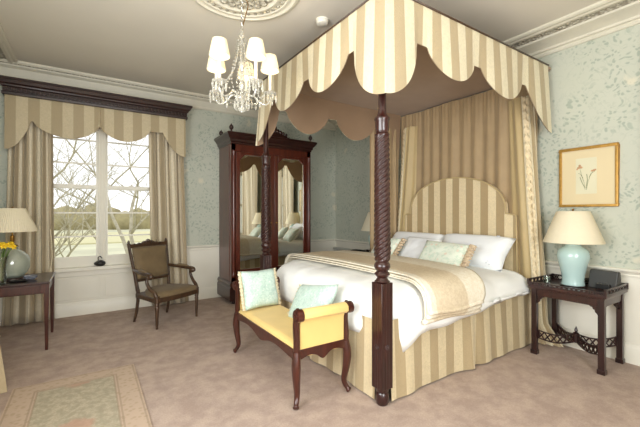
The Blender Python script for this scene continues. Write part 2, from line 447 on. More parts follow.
# wainscot (white below the dado rail), dado rails, skirting boards
RAIL = [(.0, .80), (.012, .802), (.016, .818), (.012, .83), (.02, .845), (.036, .856), (.04, .868), (.034, .878), (.0, .882)]
SKIRT = [(.0, .0), (.024, .0), (.024, .14), (.02, .15), (.014, .16), (.012, .178), (.0, .186)]
DADO = [(.006, .17), (.006, .81)]
for side, a, b, din in (('back', (XL, YB, 0), (XR, YB, 0), (0, -1, 0)), ('right', (XR, -.13, 0), (XR, YB, 0), (-1, 0, 0)),
                        ('front', (XL, YF, 0), (XR, YF, 0), (0, 1, 0)), ('left', (XL, YF, 0), (XL, YB, 0), (1, 0, 0))):
    if side == 'back':
        parts = [((XL, YB, 0), (WX0-.08, YB, 0)), ((WX1+.08, YB, 0), (XR, YB, 0))]
    elif side == 'left': parts = [((XL, 2.1, 0), (XL, YB, 0))]
    elif side == 'front': parts = [((XL, YF, 0), (-.6, YF, 0)), ((1.3, YF, 0), (XR, YF, 0))]
    else: parts = [(a, b)]
    for p, q in parts: trim(RAIL, p, q, din, M['white'])
    trim(DADO, a, b, din, M['white'])
    run(SKIRT, a, b, din, M['white'], 'baseboard_'+side)
# cornices: white bed on the ceiling, enriched band, cream cove on the wall
def cornice(a, b, din, D, drop):
    k = D/.42
    trim([(.42*k, HC), (.42*k, HC-.02), (.40*k, HC-.03), (.37*k, HC-.026), (.35*k, HC-.036), (.31*k, HC-.03), (.305*k, HC-.012)], a, b, din, M['plaster'])
    trim([(.305*k, HC-.012), (.26*k, HC-.014), (.215*k, HC-.03)], a, b, din, M['frieze'])
    trim([(.215*k, HC-.03), (.21*k, HC-.048), (.16*k, HC-.06), (.10*k, HC-.07), (.06*k, HC-drop+.06), (.055*k, HC-drop+.04),
          (.03, HC-drop+.035), (.03, HC-drop+.015), (.018, HC-drop), (.0, HC-drop)], a, b, din, M['plaster'])
cornice((XR, YF, 0), (XR, YB, 0), (-1, 0, 0), .42, .15)
cornice((XL, YB, 0), (XR, YB, 0), (0, -1, 0), .17, .20)
cornice((XL, YF, 0), (XL, YB, 0), (1, 0, 0), .36, .15)
cornice((XL, YF, 0), (XR, YF, 0), (0, 1, 0), .30, .15)

# ---- the window in view: two sash windows side by side, moulded central mullion, deep sill
win = bpy.data.objects.new('window_1', None); COL.objects.link(win); win.location = (.155, YB, .7); ORG['window_1'] = Vector(win.location); win['kind'] = 'structure'
MB().box(WX0-.09, WX0+.03, YB-.018, YB+.1, WZ0, WZ1+.09).box(WX1-.03, WX1+.09, YB-.018, YB+.1, WZ0, WZ1+.09) \
    .box(WX0-.09, WX1+.09, YB-.018, YB+.1, WZ1-.02, WZ1+.09).build('window_frame', M['white'], win, bevel=.004, smooth=0)
m = MB().box(.106, .200, YB-.005, YB+.1, WZ0, WZ1)
for x in (.118, .136, .154, .172, .19): m.tube([(x, YB-.006, WZ0), (x, YB-.006, WZ1)], .006, 6)
m.build('mullion', M['white'], win, smooth=30)
for x0, x1 in ((WX0+.03, .106), (.200, WX1-.03)):
    for z0, z1, yy in ((WZ0+.02, 1.80, YB+.045), (1.745, WZ1-.02, YB+.075)):
        m = MB(); w = .024
        low = z0 < 1
        m.box(x0, x0+w, yy-.018, yy+.018, z0, z1).box(x1-w, x1, yy-.018, yy+.018, z0, z1)
        m.box(x0+w, x1-w, yy-.018, yy+.018, z0, z0+(.1 if low else .05)).box(x0+w, x1-w, yy-.018, yy+.018, z1-(.05 if low else .04), z1)
        zs = (1.08, 1.41) if low else (2.10, 2.43)
        for z in zs: m.box(x0+w, x1-w, yy-.012, yy+.012, z-.010, z+.010)
        s = m.build('sash', M['white'], win, smooth=0, weld=False)
        MB().box(x0+.01, x1-.01, yy-.002, yy+.002, z0+.01, z1-.01).build('pane', M['pane'], s, smooth=0)
        if low:
            c = (x0+x1)/2
            MB().box(c-.03, c+.03, yy-.02, yy+.014, z1-.002, z1+.012).lathe([(.012, 0), (.012, .02), (.004, .024)], (c+.01, yy-.005, z1+.01), 10).build('sash_catch', M['white'], s, smooth=30)
m = MB().box(WX0-.1, WX1+.1, YB-.10, YB+.1, WZ0-.045, WZ0+.004)
m.build('window_sill', M['white'], win, bevel=.008, smooth=0)
MB().box(WX0-.06, WX1+.06, YB-.03, YB, WZ0-.12, WZ0-.045).box(WX0, .12, YB-.012, YB, .22, WZ0-.14).box(.19, WX1, YB-.012, YB, .22, WZ0-.14).build('apron_panel', M['white'], win, bevel=.004, smooth=0)
# side window the mirrors see, plus two unseen ones invented for the fill light
def plain_window(name, axis, pos, a0, a1, z0, z1, inward):
    e = bpy.data.objects.new(name, None); COL.objects.link(e); e['kind'] = 'structure'
    def bx(m, p, q, d0, d1, r, s):
        lo, hi = sorted((pos+inward*d0, pos+inward*d1))
        return m.box(p, q, lo, hi, r, s) if axis == 'y' else m.box(lo, hi, p, q, r, s)
    e.location = ((a0+a1)/2, pos, z0) if axis == 'y' else (pos, (a0+a1)/2, z0); ORG[e.name] = Vector(e.location)
    m = MB()
    for p, q, r, s in ((a0-.09, a0+.04, z0, z1+.09), (a1-.04, a1+.09, z0, z1+.09), (a0, a1, z1-.04, z1+.09), (a0, a1, z0, z0+.09), (a0, a1, (z0+z1)/2-.03, (z0+z1)/2+.03), ((a0+a1)/2-.015, (a0+a1)/2+.015, z0, z1)):
        bx(m, p, q, -.12, .02, r, s)
    m.build('window_frame', M['white'], e, smooth=0)
    bx(MB(), a0, a1, -.09, -.084, z0, z1).build('pane', M['pane'], e, smooth=0)
    bx(MB(), a0-.1, a1+.1, -.02, .09, z0-.05, z0).build('window_sill', M['white'], e, smooth=0)
plain_window('window_2', 'x', XR, -1.45, -.25, .66, 2.7, -1)
plain_window('added_window_3', 'y', YF, -.5, 1.2, .7, 2.75, 1)
plain_window('added_window_4', 'x', XL, .4, 2.0, .66, 2.75, 1)

# ---- outside the window
o = MB().box(-40, 60, 6.4, 120, -.9, -.8).build('ground_lawn', plain('pale winter grass', (204, 202, 172), .95, .18, .35), smooth=0); struct(o)
o = MB().box(-40, 60, 30, 46, -.8, -.72).build('field', plain('yellow stubble field', (206, 200, 156), .95, .15, .2), smooth=0); o['kind'] = 'structure'
m = MB()
for k in range(60):
    x = -40+k*1.7; m.ball((x, 58+random.uniform(-2, 2), .2+random.uniform(-.4, .3)), 1.6, 8, 5, 1.2, 1, random.uniform(.9, 1.7))
o = m.build('treeline', plain('far winter woodland', (160, 150, 112), 1, .3, .8), smooth=180); o['kind'] = 'stuff'
def bare_tree(name, base, h, seed, label):
    rnd = random.Random(seed); t = thing(name, base, label, 'tree', 'bare trees outside the window')
    tr = MB(); br = MB(); bx, by, bz = base
    def grow(p, d, L, r, lv, m):
        pts = [p]; q = Vector(p); dd = Vector(d); n = 4
        for i in range(n):
            dd = (dd+Vector((rnd.uniform(-.28, .28), rnd.uniform(-.28, .28), rnd.uniform(-.12, .22)))).normalized()
            q = q+dd*L/n; pts.append(q.copy())
        m.tube(pts, [lerp(r, r*.55, i/n) for i in range(n+1)], 5 if lv else 8)
        if lv >= 5: return
        for c in range(4 if lv < 2 else 3 if lv < 4 else 2):
            k = rnd.randint(1, n); a = rnd.uniform(0, 2*PI); s = rnd.uniform(.5, 1.1)
            side = Vector((math.cos(a), math.sin(a), rnd.uniform(-.1, .5)))*s
            grow(pts[k], (dd*.7+side).normalized(), L*rnd.uniform(.55, .8), r*.5*lerp(1.1, .8, k/n), lv+1, br)
    for k in range(2): grow(Vector(base), Vector((rnd.uniform(-.3, .3), rnd.uniform(-.2, .2), 1)), h*.42, h*.0085, 0, tr)
    tr.build('trunk', M['bark'], t, smooth=180); br.build('branches', M['twig'], t, smooth=180)
bare_tree('bare_tree', (-.9, 11.0, -.8), 7.4, 3, 'bare tree seen through the left half of the window')
bare_tree('bare_tree', (1.15, 11.5, -.8), 7.6, 14, 'bare tree seen through the right half of the window')
bare_tree('bare_tree', (.6, 24.0, -.8), 7.0, 29, 'taller bare tree standing behind the window mullion')

# ================================================================== THE BED
BX, BY = 3.0, 2.92
bed = thing('four_poster_bed', (BX, BY, 0), 'dark four-poster bed with a cream and gold striped scalloped canopy', 'bed')
def fluted(cx, cy, h, z0, z1):
    m = MB(); p = []
    for (dx, dy, tx, ty) in ((0, -1, 1, 0), (1, 0, 0, 1), (0, 1, -1, 0), (-1, 0, 0, -1)):
        for s, d in ((-1, 0), (-.66, 0), (-.60, -.022), (-.34, -.022), (-.28, 0), (-.16, 0), (-.10, -.022), (.10, -.022), (.16, 0), (.28, 0), (.34, -.022), (.60, -.022), (.66, 0)):
            p.append((cx+h*(tx*s+dx*(1+d)), cy+h*(ty*s+dy*(1+d))))
    return m.prism(p, z0, z1, 'z')
TW = lambda z, a: 1+.115*math.sin(7*a-2*PI*z/.036) if 1.06 < z < 1.965 else 1
POST_PROF = [(.05, .895), (.057, .903), (.045, .915), (.037, .93), (.05, .943), (.058, .955), (.05, .968), (.04, .978), (.052, .99), (.06, 1.01), (.057, 1.03), (.046, 1.045), (.052, 1.055)]
z = 1.062
while z < 1.963:
    POST_PROF.append((interp([(1.06, .052), (1.12, .058), (1.3, .055), (1.96, .049)], z), z)); z += .0055
POST_PROF += [(.05, 1.968), (.056, 1.98), (.043, 1.992), (.046, 2.0), (.05, 2.01), (.05, 2.075), (.057, 2.085), (.057, 2.1), (.045, 2.112), (.034, 2.13), (.03, 2.16), (.027, 2.96)]
for cx, cy in ((1.80, 1.905), (1.80, 3.935)):
    post = MB().lathe(POST_PROF, (cx, cy, 0), 56, TW).build('bed_post', M['mahogany'], bed, smooth=50)
    fluted(cx, cy, .054, .125, .895).build('post_block', M['mahogany'], post, smooth=20, bevel=.002)
    MB().lathe([(.036, 0), (.046, .012), (.05, .05), (.047, .085), (.04, .095), (.047, .105), (.05, .126)], (cx, cy, 0), 20).build('post_foot', M['mahogany'], post, smooth=40)
    for dx, dy in ((0, -1), (-1, 0)):
        m = MB()
        for k in range(8):
            a = 2*PI*k/8; q = Vector((dy, -dx, 0))*math.cos(a)*.014+Vector((0, 0, 1))*math.sin(a)*.014
            m.ball((cx+dx*.054+q.x, cy+dy*.054+q.y, .43+q.z), .007, 6, 4)
        m.ball((cx+dx*.055, cy+dy*.055, .43), .009, 8, 5)
        m.build('rosette', M['mahogany'], post, smooth=60)
# mattress base, hidden by the skirt and the duvet
MB().box(1.90, 4.12, 1.98, 3.86, .08, .42).build('bed_base', M['backdrape'], bed, bevel=.01, smooth=0)
MB().box(1.90, 4.10, 1.96, 3.88, .42, .70).build('mattress', M['pillow'], bed, bevel=.05, smooth=40)
# canopy: three fascias cut in scallops, each with its lining; roof; piping
CT, PK = 2.995, 2.69
def bottom(s, segs, d0, d1, t0, t1, corner0):
    if s < d1: return PK-(PK-2.225)*max(0, 1-(s/d1)**1.85)**.55
    for a, b, low in segs:
        if a < s < b: return PK-(PK-low)*math.sin(PI*(s-a)/(b-a))**.62
    if s > t0:
        t = min(1, (s-t0)/(t1-t0)); return PK-.43*(1-(1-t)**2.2)
    return PK
FAS = {
    'foot': (Vector((1.745, 1.81, 0)), Vector((0, 1, 0)), Vector((-1, 0, 0)), 2.14, [(.45, 1.05, 2.475), (1.16, 1.78, 2.485)], .36, 1.86),
    'near': (Vector((1.745, 1.81, 0)), Vector((1, 0, 0)), Vector((0, -1, 0)), 2.385, [(.45, 1.06, 2.485), (1.17, 1.86, 2.475)], .32, 1.93),
    'far': (Vector((1.745, 3.95, 0)), Vector((1, 0, 0)), Vector((0, 1, 0)), 2.385, [(.34, .98, 2.45), (1.12, 1.82, 2.46)], .24, 1.96)}
for key, (o0, du, out, L, segs, d1, t0) in FAS.items():
    def fn(u, v, off=0.0):
        s = u*L; zb = bottom(s, segs, 0, d1, t0, L, True); z = lerp(CT, zb, v)
        wav = .010*math.sin(s*9.1+.7)*v+.03*v*max(0, (PK-zb))/.3
        oo = wav-off; p = o0+du*s+out*oo-du*oo*max(0, 1-s/d1); return (p.x, p.y, z), (s+(.1 if key == 'foot' else .03), z)
    cloth = MB().sheet(lambda u, v: fn(u, v), 180, 6).build('canopy_fascia', M['stripe'], bed, smooth=180)
    MB().sheet(lambda u, v: fn(min(.999, max(.004, u)), v*.997, .008), 180, 6).build('fascia_lining', M['lining'], cloth, smooth=180)
    MB().tube([o0+out*.006+Vector((0, 0, CT)), o0+out*.006+du*L+Vector((0, 0, CT))], .008, 6).build('piping', M['walnut'], cloth, smooth=180)
MB().sheet(lambda u, v: ((1.75+u*2.45, 1.815+v*2.13, 2.95-.05*math.sin(PI*u)*math.sin(PI*v)), (u*2.4, v*2.1)), 24, 24).build('canopy_lining', M['lining'], bed, smooth=180)
MB().box(1.748, 4.2, 1.813, 3.947, 2.962, 2.992).build('canopy_roof', M['lining'], bed, smooth=0)
# gathered drape behind the headboard
def pl(s, z, f, amp, zt=2.9):
    g = max(0, (z-2.35)/.55)
    return amp*(1-.45*g)*math.sin(f*s+.8*math.sin(2.1*s)+.25*z)+.006*math.sin(3.1*f*s)*g
def fb(u, v):
    y = 1.93+u*2.02; z = lerp(2.93, .45, v); d = pl(y, z, 37, .016)+.016*math.sin(7.3*y+1)+.008*math.sin(17*y+2+.4*z)
    return (4.165-abs(.02)+d*.9, y, z), (y, z)
MB().sheet(fb, 260, 22).build('head_drape', M['backdrape'], bed, smooth=180)
# head curtains: a plain gold panel turning into a frilled leading edge, spreading at the floor
def curtain_side(sg, yw):
    """sg=+1 near side (y towards the camera is -), yw: canopy line"""
    def inner(u, v):
        z = lerp(2.72, .30, v); k = v
        a = Vector((4.14, yw+sg*lerp(.36, .29, k), 0)); b = Vector((lerp(4.07, 4.0, k), yw+sg*lerp(.19, .015, k), 0))
        p = a.lerp(b, u); d = .012*math.sin(u*11+2*z*.3)
        return (p.x-d-.02*math.sin(PI*u), p.y, z), (u*.5, z)
    g = MB().sheet(inner, 30, 20).build('head_curtain', M['drape_gold'], bed, smooth=180)
    def front(u, v):
        z = lerp(2.72, .012, v); k = interp([(0, 0), (.75, .8), (1, 1)], v)
        a = Vector((lerp(4.07, 4.0, k), yw+sg*lerp(.19, .015, k), 0)); b = Vector((lerp(4.13, 4.11, k), yw+sg*interp([(0, .085), (.75, -.05), (.92, -.07), (1, -.23)], v), 0))
        p = a.lerp(b, u); n = Vector((-.5, -sg*.86, 0)); d = .02*math.sin(u*25+.5*math.sin(z*3))*(.6+.5*k)
        q = p+n*d
        return (q.x, q.y, z), (u*.42+.02, z)
    f = MB().sheet(front, 60, 40).build('leading_edge', M['stripe'], g, smooth=180)
    def frill(u, v):
        z = lerp(2.70, .42, v); k = interp([(0, 0), (.75, .8), (1, 1)], (2.72-z)/2.708)
        a = Vector((lerp(4.07, 4.0, k), yw+sg*lerp(.19, .015, k), 0)); b = Vector((lerp(4.13, 4.11, k), yw+sg*lerp(.085, -.05, k), 0)); n = Vector((-.5, -sg*.86, 0))
        w = lerp(.45, .62, k); p = a.lerp(b, w*u)
        d = .018+.009*math.sin(z*70+u*2.6)+.006*math.sin(u*9+z*4)
        q = p+n*d; return (q.x, q.y, z), (u*.1, z)
    MB().sheet(frill, 10, 280).build('frill', M['ruffle'], g, smooth=180)
curtain_side(1, 1.875); curtain_side(-1, 3.965)
def drawn(u, v):
    z = lerp(2.72, .45, v); x = lerp(4.10, 3.50, u); d = .022*math.sin(u*34+.6*math.sin(u*7))+.006*math.sin(u*80+z)
    return (x, 3.965+d*(.6+.4*v), z), (u*.9, z)
MB().sheet(drawn, 90, 16).build('head_curtain', M['backdrape'], bed, smooth=180)
# headboard
hp = [(3.80, .50), (3.785, 1.375), (3.72, 1.395), (3.665, 1.40)]
for k in range(1, 24):
    a = PI*k/24; hp.append((2.945+.72*math.cos(a), 1.42+.455*math.sin(a)**.86))
hp += [(2.225, 1.40), (2.17, 1.395), (2.105, 1.375), (2.09, .50)]
m = MB().prism(hp, 4.05, 4.12, 'x'); m.uv = [(v[1]+.06, v[2]) for v in m.v]
hb = m.build('headboard', stripe('striped headboard satin', (226, 208, 170), (172, 150, 112), .2), bed, smooth=40, bevel=.012)
MB().tube([(4.047, y, z) for y, z in hp], .010, 6).build('piping', M['drape_gold'], hb, smooth=180)
# skirt: foot and two sides, hanging in soft waves with a kick pleat
def skirt(a, b, out, seed):
    a = Vector(a); b = Vector(b); out = Vector(out); L = (b-a).length
    def fn(u, v):
        z = lerp(.60, .012, v); s = u*L
        w = .007*math.sin(s*19+seed*3+1.2*math.sin(s*5))*v+.010*math.sin(s*6.3+seed)+.012*v*math.sin(s*4.1+seed*2)+.022*v+.02*v*math.exp(-((s-L*.45)/.05)**2)-.03*v*math.exp(-((s-L*.45-.09)/.04)**2)
        p = a.lerp(b, u)+out*w; return (p.x, p.y, z), (s+seed*.05, z)
    MB().sheet(fn, 150, 8).build('bed_skirt', M['stripe_skirt'], bed, smooth=180)
skirt((1.865, 1.915, 0), (4.10, 1.915, 0), (0, -1, 0), 1.0)
skirt((1.80, 3.875, 0), (1.80, 1.965, 0), (-1, 0, 0), 2.2)
skirt((4.10, 3.925, 0), (1.865, 3.925, 0), (0, 1, 0), 3.0)
# ---- duvet: nested contours, rounded at the foot corners, hanging to an uneven hem
def contour(inset, n=200):
    x0, x1, y0, y1 = 1.775+inset, 3.80-inset*.15, 1.835+inset, 3.985-inset; r = max(.04, .44-inset*.8)
    pts = []
    # from head right, along near side to the foot, round, along the foot, round, far side to the head
    segs = [('l', (x1, y0), (x0+r, y0)), ('a', (x0+r, y0+r), -PI/2, -PI), ('l', (x0, y0+r), (x0, y1-r)), ('a', (x0+r, y1-r), PI, PI/2), ('l', (x0+r, y1), (x1, y1))]
    cnt = [60, 22, 36, 22, 60]
    for s, c in zip(segs, cnt):
        for k in range(c):
            t = k/c
            if s[0] == 'l': pts.append((lerp(s[1][0], s[2][0], t), lerp(s[1][1], s[2][1], t)))
            else:
                an = lerp(s[2], s[3], t); pts.append((s[1][0]+r*math.cos(an), s[1][1]+r*math.sin(an)))
    pts.append((x1, y1)); return pts
def hem(t):      # t along the contour 0..1
    return interp([(0, .60), (.07, .585), (.14, .535), (.20, .50), (.24, .485), (.29, .475), (.312, .46), (.336, .335), (.350, .40), (.372, .455), (.43, .45), (.5, .46), (.57, .455), (.66, .43), (.7, .45), (.8, .5), (1, .58)], t)
LV = [(.90, .835), (.60, .835), (.40, .832), (.25, .825), (.14, .808), (.07, .775), (.03, .73), (.008, .675), (-.004, .62)]
m = MB(); rows = []
for ins, z in LV:
    c = contour(ins); row = []
    for k, (x, y) in enumerate(c):
        hd = interp([(1.8, .0), (2.3, .01), (3.2, -.035), (3.8, -.03)], x)
        nz = .018*noise.noise(Vector((x*3.1, y*3.1, 3)))+.012*noise.noise(Vector((x*7, y*7, 9)))
        row.append((x, y, z+hd+nz+.01*max(0, noise.noise(Vector((x*2, y*2, 0))))))
    rows.append(row)
for f_ in (.33, .66, 1):
    c = contour(-.008 if f_ < 1 else .004); row = []; N = len(c)-1
    for k, (x, y) in enumerate(c):
        t = k/N; h = hem(t); z = lerp(.62, h, f_)
        wv = .009*math.sin(k*.42+1.3*math.sin(k*.09))*f_
        cx, cy = x-2.9, y-2.91; q = Vector((0, -1)) if k < 62 else (Vector((0, 1)) if k > 140 else Vector((cx, cy)).normalized())
        row.append((x+q[0]*wv*.5, y+q[1]*wv, z+.008*noise.noise(Vector((x*5, y*5, f_*3)))))
    rows.append(row)
NC = len(rows[0])
m.add([v for r in rows for v in r], [(i*NC+k, i*NC+k+1, (i+1)*NC+k+1, (i+1)*NC+k) for i in range(len(rows)-1) for k in range(NC-1)])
# middle filling of the innermost contour
inner = rows[0]; half = NC//2
m.add([v for v in inner], [(k, k+1, NC-2-k, NC-1-k) for k in range(0, half-1)])
duv = m.build('duvet', M['duvet'], None, smooth=180, solid=.02, solid_off=-1)
tag(duv, 'puffy white duvet hanging over the striped bed skirt', 'duvet')
# ---- bedspread folded in three across the foot of the bed
def thr(layer):
    pr = [(1.80, .60), (1.797, .66), (1.805, .73), (1.845, .80), (1.93, .845), (2.1, .858), (2.5, .868), (2.9, .872), (3.3, .868), (3.7, .858), (3.88, .845), (3.97, .80), (4.01, .73), (4.018, .66), (4.02, .60)]
    off = layer*.018
    P = smooth_path([(0, y, z) for y, z in pr], 5); n = len(P)-1
    def fn(u, v):
        i = min(n-1, int(v*n)); p = P[i].lerp(P[i+1], v*n-i); t = (P[i+1]-P[i]).normalized(); nn = Vector((0, -t.z, t.y))
        if nn.dot(Vector((0, p.y-2.9, .5))) < 0: nn = -nn
        end = max(0, (v-.85)/.15)
        x = lerp(2.11+layer*.008, lerp(2.82, 2.96, min(1, v*2.2))-layer*.010, u)+.05*math.sin(v*5+1)*.4+.015*math.sin(v*14)*(u-.3)
        e = .006*math.sin(u*9+layer*1.7+v*8)
        q = p+nn*(off+.004+e*.6)
        if v < .12: q.z += (layer*.036-.030+.010*math.sin(u*5+layer))*(1-v/.12); q.y -= .004*layer*(1-v/.12)
        return (x, q.y, q.z), (u, v*3)
    return fn
m = MB()
for ly in range(3):
    m.sheet(thr(ly), 28, 70); f_ = thr(ly)
    for k_ in (0, 1): m.tube([f_(i/24, k_)[0] for i in range(25)], .011, 7)
m.uv = [(min(1, max(0, (v[0]-2.11)/.83)), v[1]) for v in m.v]
tag(m.build('bedspread', M['throw'], None, smooth=180, solid=.009, solid_off=1), 'cream and gold bedspread folded across the foot of the white duvet', 'bedspread')
# ---- pillows and cushions
def frame4(c, xd, yd):
    x = Vector(xd).normalized(); y = Vector(yd); y = (y-x*y.dot(x)).normalized(); z = x.cross(y)
    return Matrix(((x.x, y.x, z.x, c[0]), (x.y, y.y, z.y, c[1]), (x.z, y.z, z.z, c[2]), (0, 0, 0, 1)))
def lean(deg): a = math.radians(deg); return (math.cos(a), 0, math.sin(a))   # the way a pillow rises towards the headboard
def pillow(name, c, w, h, t, yaw, up, mat, label, group, frill=None, roll=0, cat='pillow'):
    root = thing(name, (c[0], c[1], c[2]), label, cat, group)
    xd = Matrix.Rotation(math.radians(yaw), 3, 'Z') @ Vector((0, -1, 0)); yd = Matrix.Rotation(math.radians(yaw), 3, 'Z') @ Vector(lean(up))
    if roll:
        ax = xd.cross(yd); R_ = Matrix.Rotation(math.radians(roll), 3, ax); xd = R_ @ xd; yd = R_ @ yd
    F = frame4(c, xd, yd)
    MB().cushion(w, h, t, F, 18).build('cover', mat, root, smooth=180)
    return root, F
PG = 'pillows against the headboard'
pillow('white_pillow', (3.80, 3.40, .95), .92, .44, .20, 0, 50, M['pillow'], 'plain white pillow against the far half of the headboard', PG)
r, F = pillow('white_pillow', (3.78, 2.50, .955), .92, .45, .24, 0, 48, M['pillow'], 'white pillow with embroidered end against the near half of the headboard', PG)
m = MB()
for k in range(46):
    b = -.2+.4*random.random(); a = .28+.06*random.random()+.02*math.sin(b*20)
    m.ball(F @ Vector((a, b, .085*max(0, (1-(a/.45)**4)*(1-(b/.26)**4))**.5+.012)), .010, 6, 4, 1, 1, .5)
m.build('embroidery', plain('grey embroidery', (206, 210, 216), .8, .15, 60), r, smooth=180)
pillow('white_pillow', (3.50, 3.06, .92), .60, .42, .15, -6, 52, M['pillow'], 'plain white pillow leaning in front between the two floral cushions', PG)
CG = 'floral cushions on the bed'
r, F = pillow('floral_cushion', (3.36, 2.58, .925), .56, .36, .13, 8, 50, M['floral'], 'pale green floral cushion with peach frilled end, nearer to the camera', CG, cat='cushion', roll=-3)
m = MB()
for b_ in range(40):
    b = -.18+.36*b_/39
    m.tube([F @ Vector((.265, b, 0)), F @ Vector((.30, b+.004, .018*math.sin(b_*1.4))), F @ Vector((.335, b+.006*math.sin(b_*2.2), .022*math.sin(b_*1.4+.6)))], [.012, .011, .008], 6)
m.build('frill', M['peach'], r, smooth=180)
r, F = pillow('floral_cushion', (3.34, 3.48, .925), .46, .36, .12, -6, 52, M['floral'], 'pale green floral cushion half hidden by the near bed post', CG, cat='cushion')
m = MB()
for b_ in range(40):
    b = -.18+.36*b_/39
    m.tube([F @ Vector((.215, b, 0)), F @ Vector((.25, b+.004, .018*math.sin(b_*1.4))), F @ Vector((.28, b+.006*math.sin(b_*2.2), .022*math.sin(b_*1.4+.6)))], [.012, .011, .008], 6)
m.build('frill', M['peach'], r, smooth=180)

# ================================================================== BENCH AT THE FOOT OF THE BED
bn = thing('window_seat_bench', (1.47, 2.80, 0), 'dark carved bench with yellow upholstery and scrolled arms at the foot of the bed', 'bench')
X0, X1, Y0, Y1 = 1.245, 1.685, 2.20, 3.40
for x, ox in ((X0, -1), (X1, 1)):
    for y, oy in ((Y0, -1), (Y1, 1)):
        p = smooth_path([(x, y, .40), (x+.010*ox, y+.012*oy, .31), (x+.004*ox, y+.006*oy, .20), (x-.008*ox, y-.008*oy, .09), (x+.012*ox, y+.016*oy, .03), (x+.022*ox, y+.03*oy, .014)], 4)
        n = len(p); rr = [interp([(0, .032), (.25, .034), (.6, .022), (.8, .018), (.92, .026), (1, .018)], i/(n-1)) for i in range(n)]
        MB().tube(p, rr, 10).build('leg', M['redwood'], bn, smooth=60)
def apron(L, n=40, deep=.05):
    top = .42; pts = [(0, top), (0, .335)]
    for k in range(1, n):
        t = k/n; z = .345+.022*math.sin(PI*t*2)**2+(-.028*math.exp(-((t-.5)/.09)**2)); pts.append((t*L, z))
    return pts+[(L, .335), (L, top)]
m = MB().prism([(Y0+p, q) for p, q in apron(Y1-Y0)], X0-.018, X0+.018, 'x').prism([(Y0+p, q) for p, q in apron(Y1-Y0)], X1-.018, X1+.018, 'x')
m.prism([(X0+p, q) for p, q in apron(X1-X0)], Y0-.018, Y0+.018, 'y').prism([(X0+p, q) for p, q in apron(X1-X0)], Y1-.018, Y1+.018, 'y')
m.build('seat_rail', M['redwood'], bn, smooth=30, bevel=.003)
def seat(u, v):
    e = min(1, min(u, 1-u)*9, min(v, 1-v)*18)
    return (lerp(X0-.01, X1+.01, u), lerp(Y0+.02, Y1-.02, v), .418+.035*math.sin(PI/2*e)**.7), (u, v)
MB().sheet(seat, 24, 48).build('seat', M['yellow'], bn, smooth=180, solid=.012, solid_off=-1)
for y, s in ((Y0, -1), (Y1, 1)):
    # scrolled stiles at the front and the back of each arm
    for x in (X0, X1):
        p = smooth_path([(x, y, .38), (x, y+.004*s, .48), (x, y-.006*s, .58), (x, y+.004*s, .66), (x, y+.03*s, .705)], 5)
        m = MB().tube(p, [.030]*len(p), 8, flat=.8)
        sx_ = -1 if x == X0 else 1
        cy_, cz_ = y+.035*s, .672
        for r_, d0, d1 in ((.046, -.022, .026), (.032, .026, .034), (.014, .034, .042)):
            pr = [(cy_+r_*math.cos(2*PI*k/20), cz_+r_*math.sin(2*PI*k/20)) for k in range(20)]
            m.prism(pr, x+sx_*d0, x+sx_*d1, 'x')
        m.build('arm_scroll', M['redwood'], bn, smooth=40)
    pan = [(y-.012*s, .44), (y-.016*s, .60), (y-.004*s, .68), (y+.02*s, .715), (y+.05*s, .712), (y+.076*s, .69), (y+.078*s, .655), (y+.055*s, .635), (y+.03*s, .635), (y+.014*s, .60), (y+.012*s, .36), (y-.012*s, .36)]
    MB().prism(pan, X0+.024, X1-.024, 'x').build('arm_pad', M['yellow'], bn, smooth=60, bevel=.004)
def fringe_cushion(name, c, w, h, t, F, label, group, fringe_sides):
    root = thing(name, c, label, 'cushion', group)
    MB().cushion(w, h, t, F, 16).build('cover', M['bluedamask'], root, smooth=180)
    for side in fringe_sides:
        m = MB()
        for k in range(46):
            b = -.48+.96*k/45
            if side == 'l': p, d = Vector((-w/2, b*h, 0)), Vector((-1, .15*math.sin(k*2), .3*math.sin(k*1.3)))
            elif side == 'r': p, d = Vector((w/2, b*h, 0)), Vector((1, .15*math.sin(k*2), .3*math.sin(k*1.3)))
            elif side == 't': p, d = Vector((b*w, h/2, 0)), Vector((.15*math.sin(k*2), 1, .3*math.sin(k*1.3)))
            else: p, d = Vector((b*w, -h/2, 0)), Vector((.15*math.sin(k*2), -1, .3*math.sin(k*1.3)))
            m.tube([F @ (p-d*.006), F @ (p+d*.026)], [.006, .0045], 5)
        m.build('fringe', M['fringe'], root, smooth=180)
BG = 'blue cushions on the bench'
fringe_cushion('blue_cushion', (1.42, 3.31, .645), .40, .38, .12, frame4((1.44, 3.29, .645), (.98, .16, -.02), (-.06, .30, 1)), 'pale blue damask cushion with cream fringe standing against the far bench arm', BG, 'lr')
fringe_cushion('blue_cushion', (1.60, 2.60, .62), .60, .34, .12, frame4((1.63, 2.61, .622), (.02, -1, .17), (.52, .12, .82)), 'pale blue cushion slumped behind the near bench arm', BG, 'l')

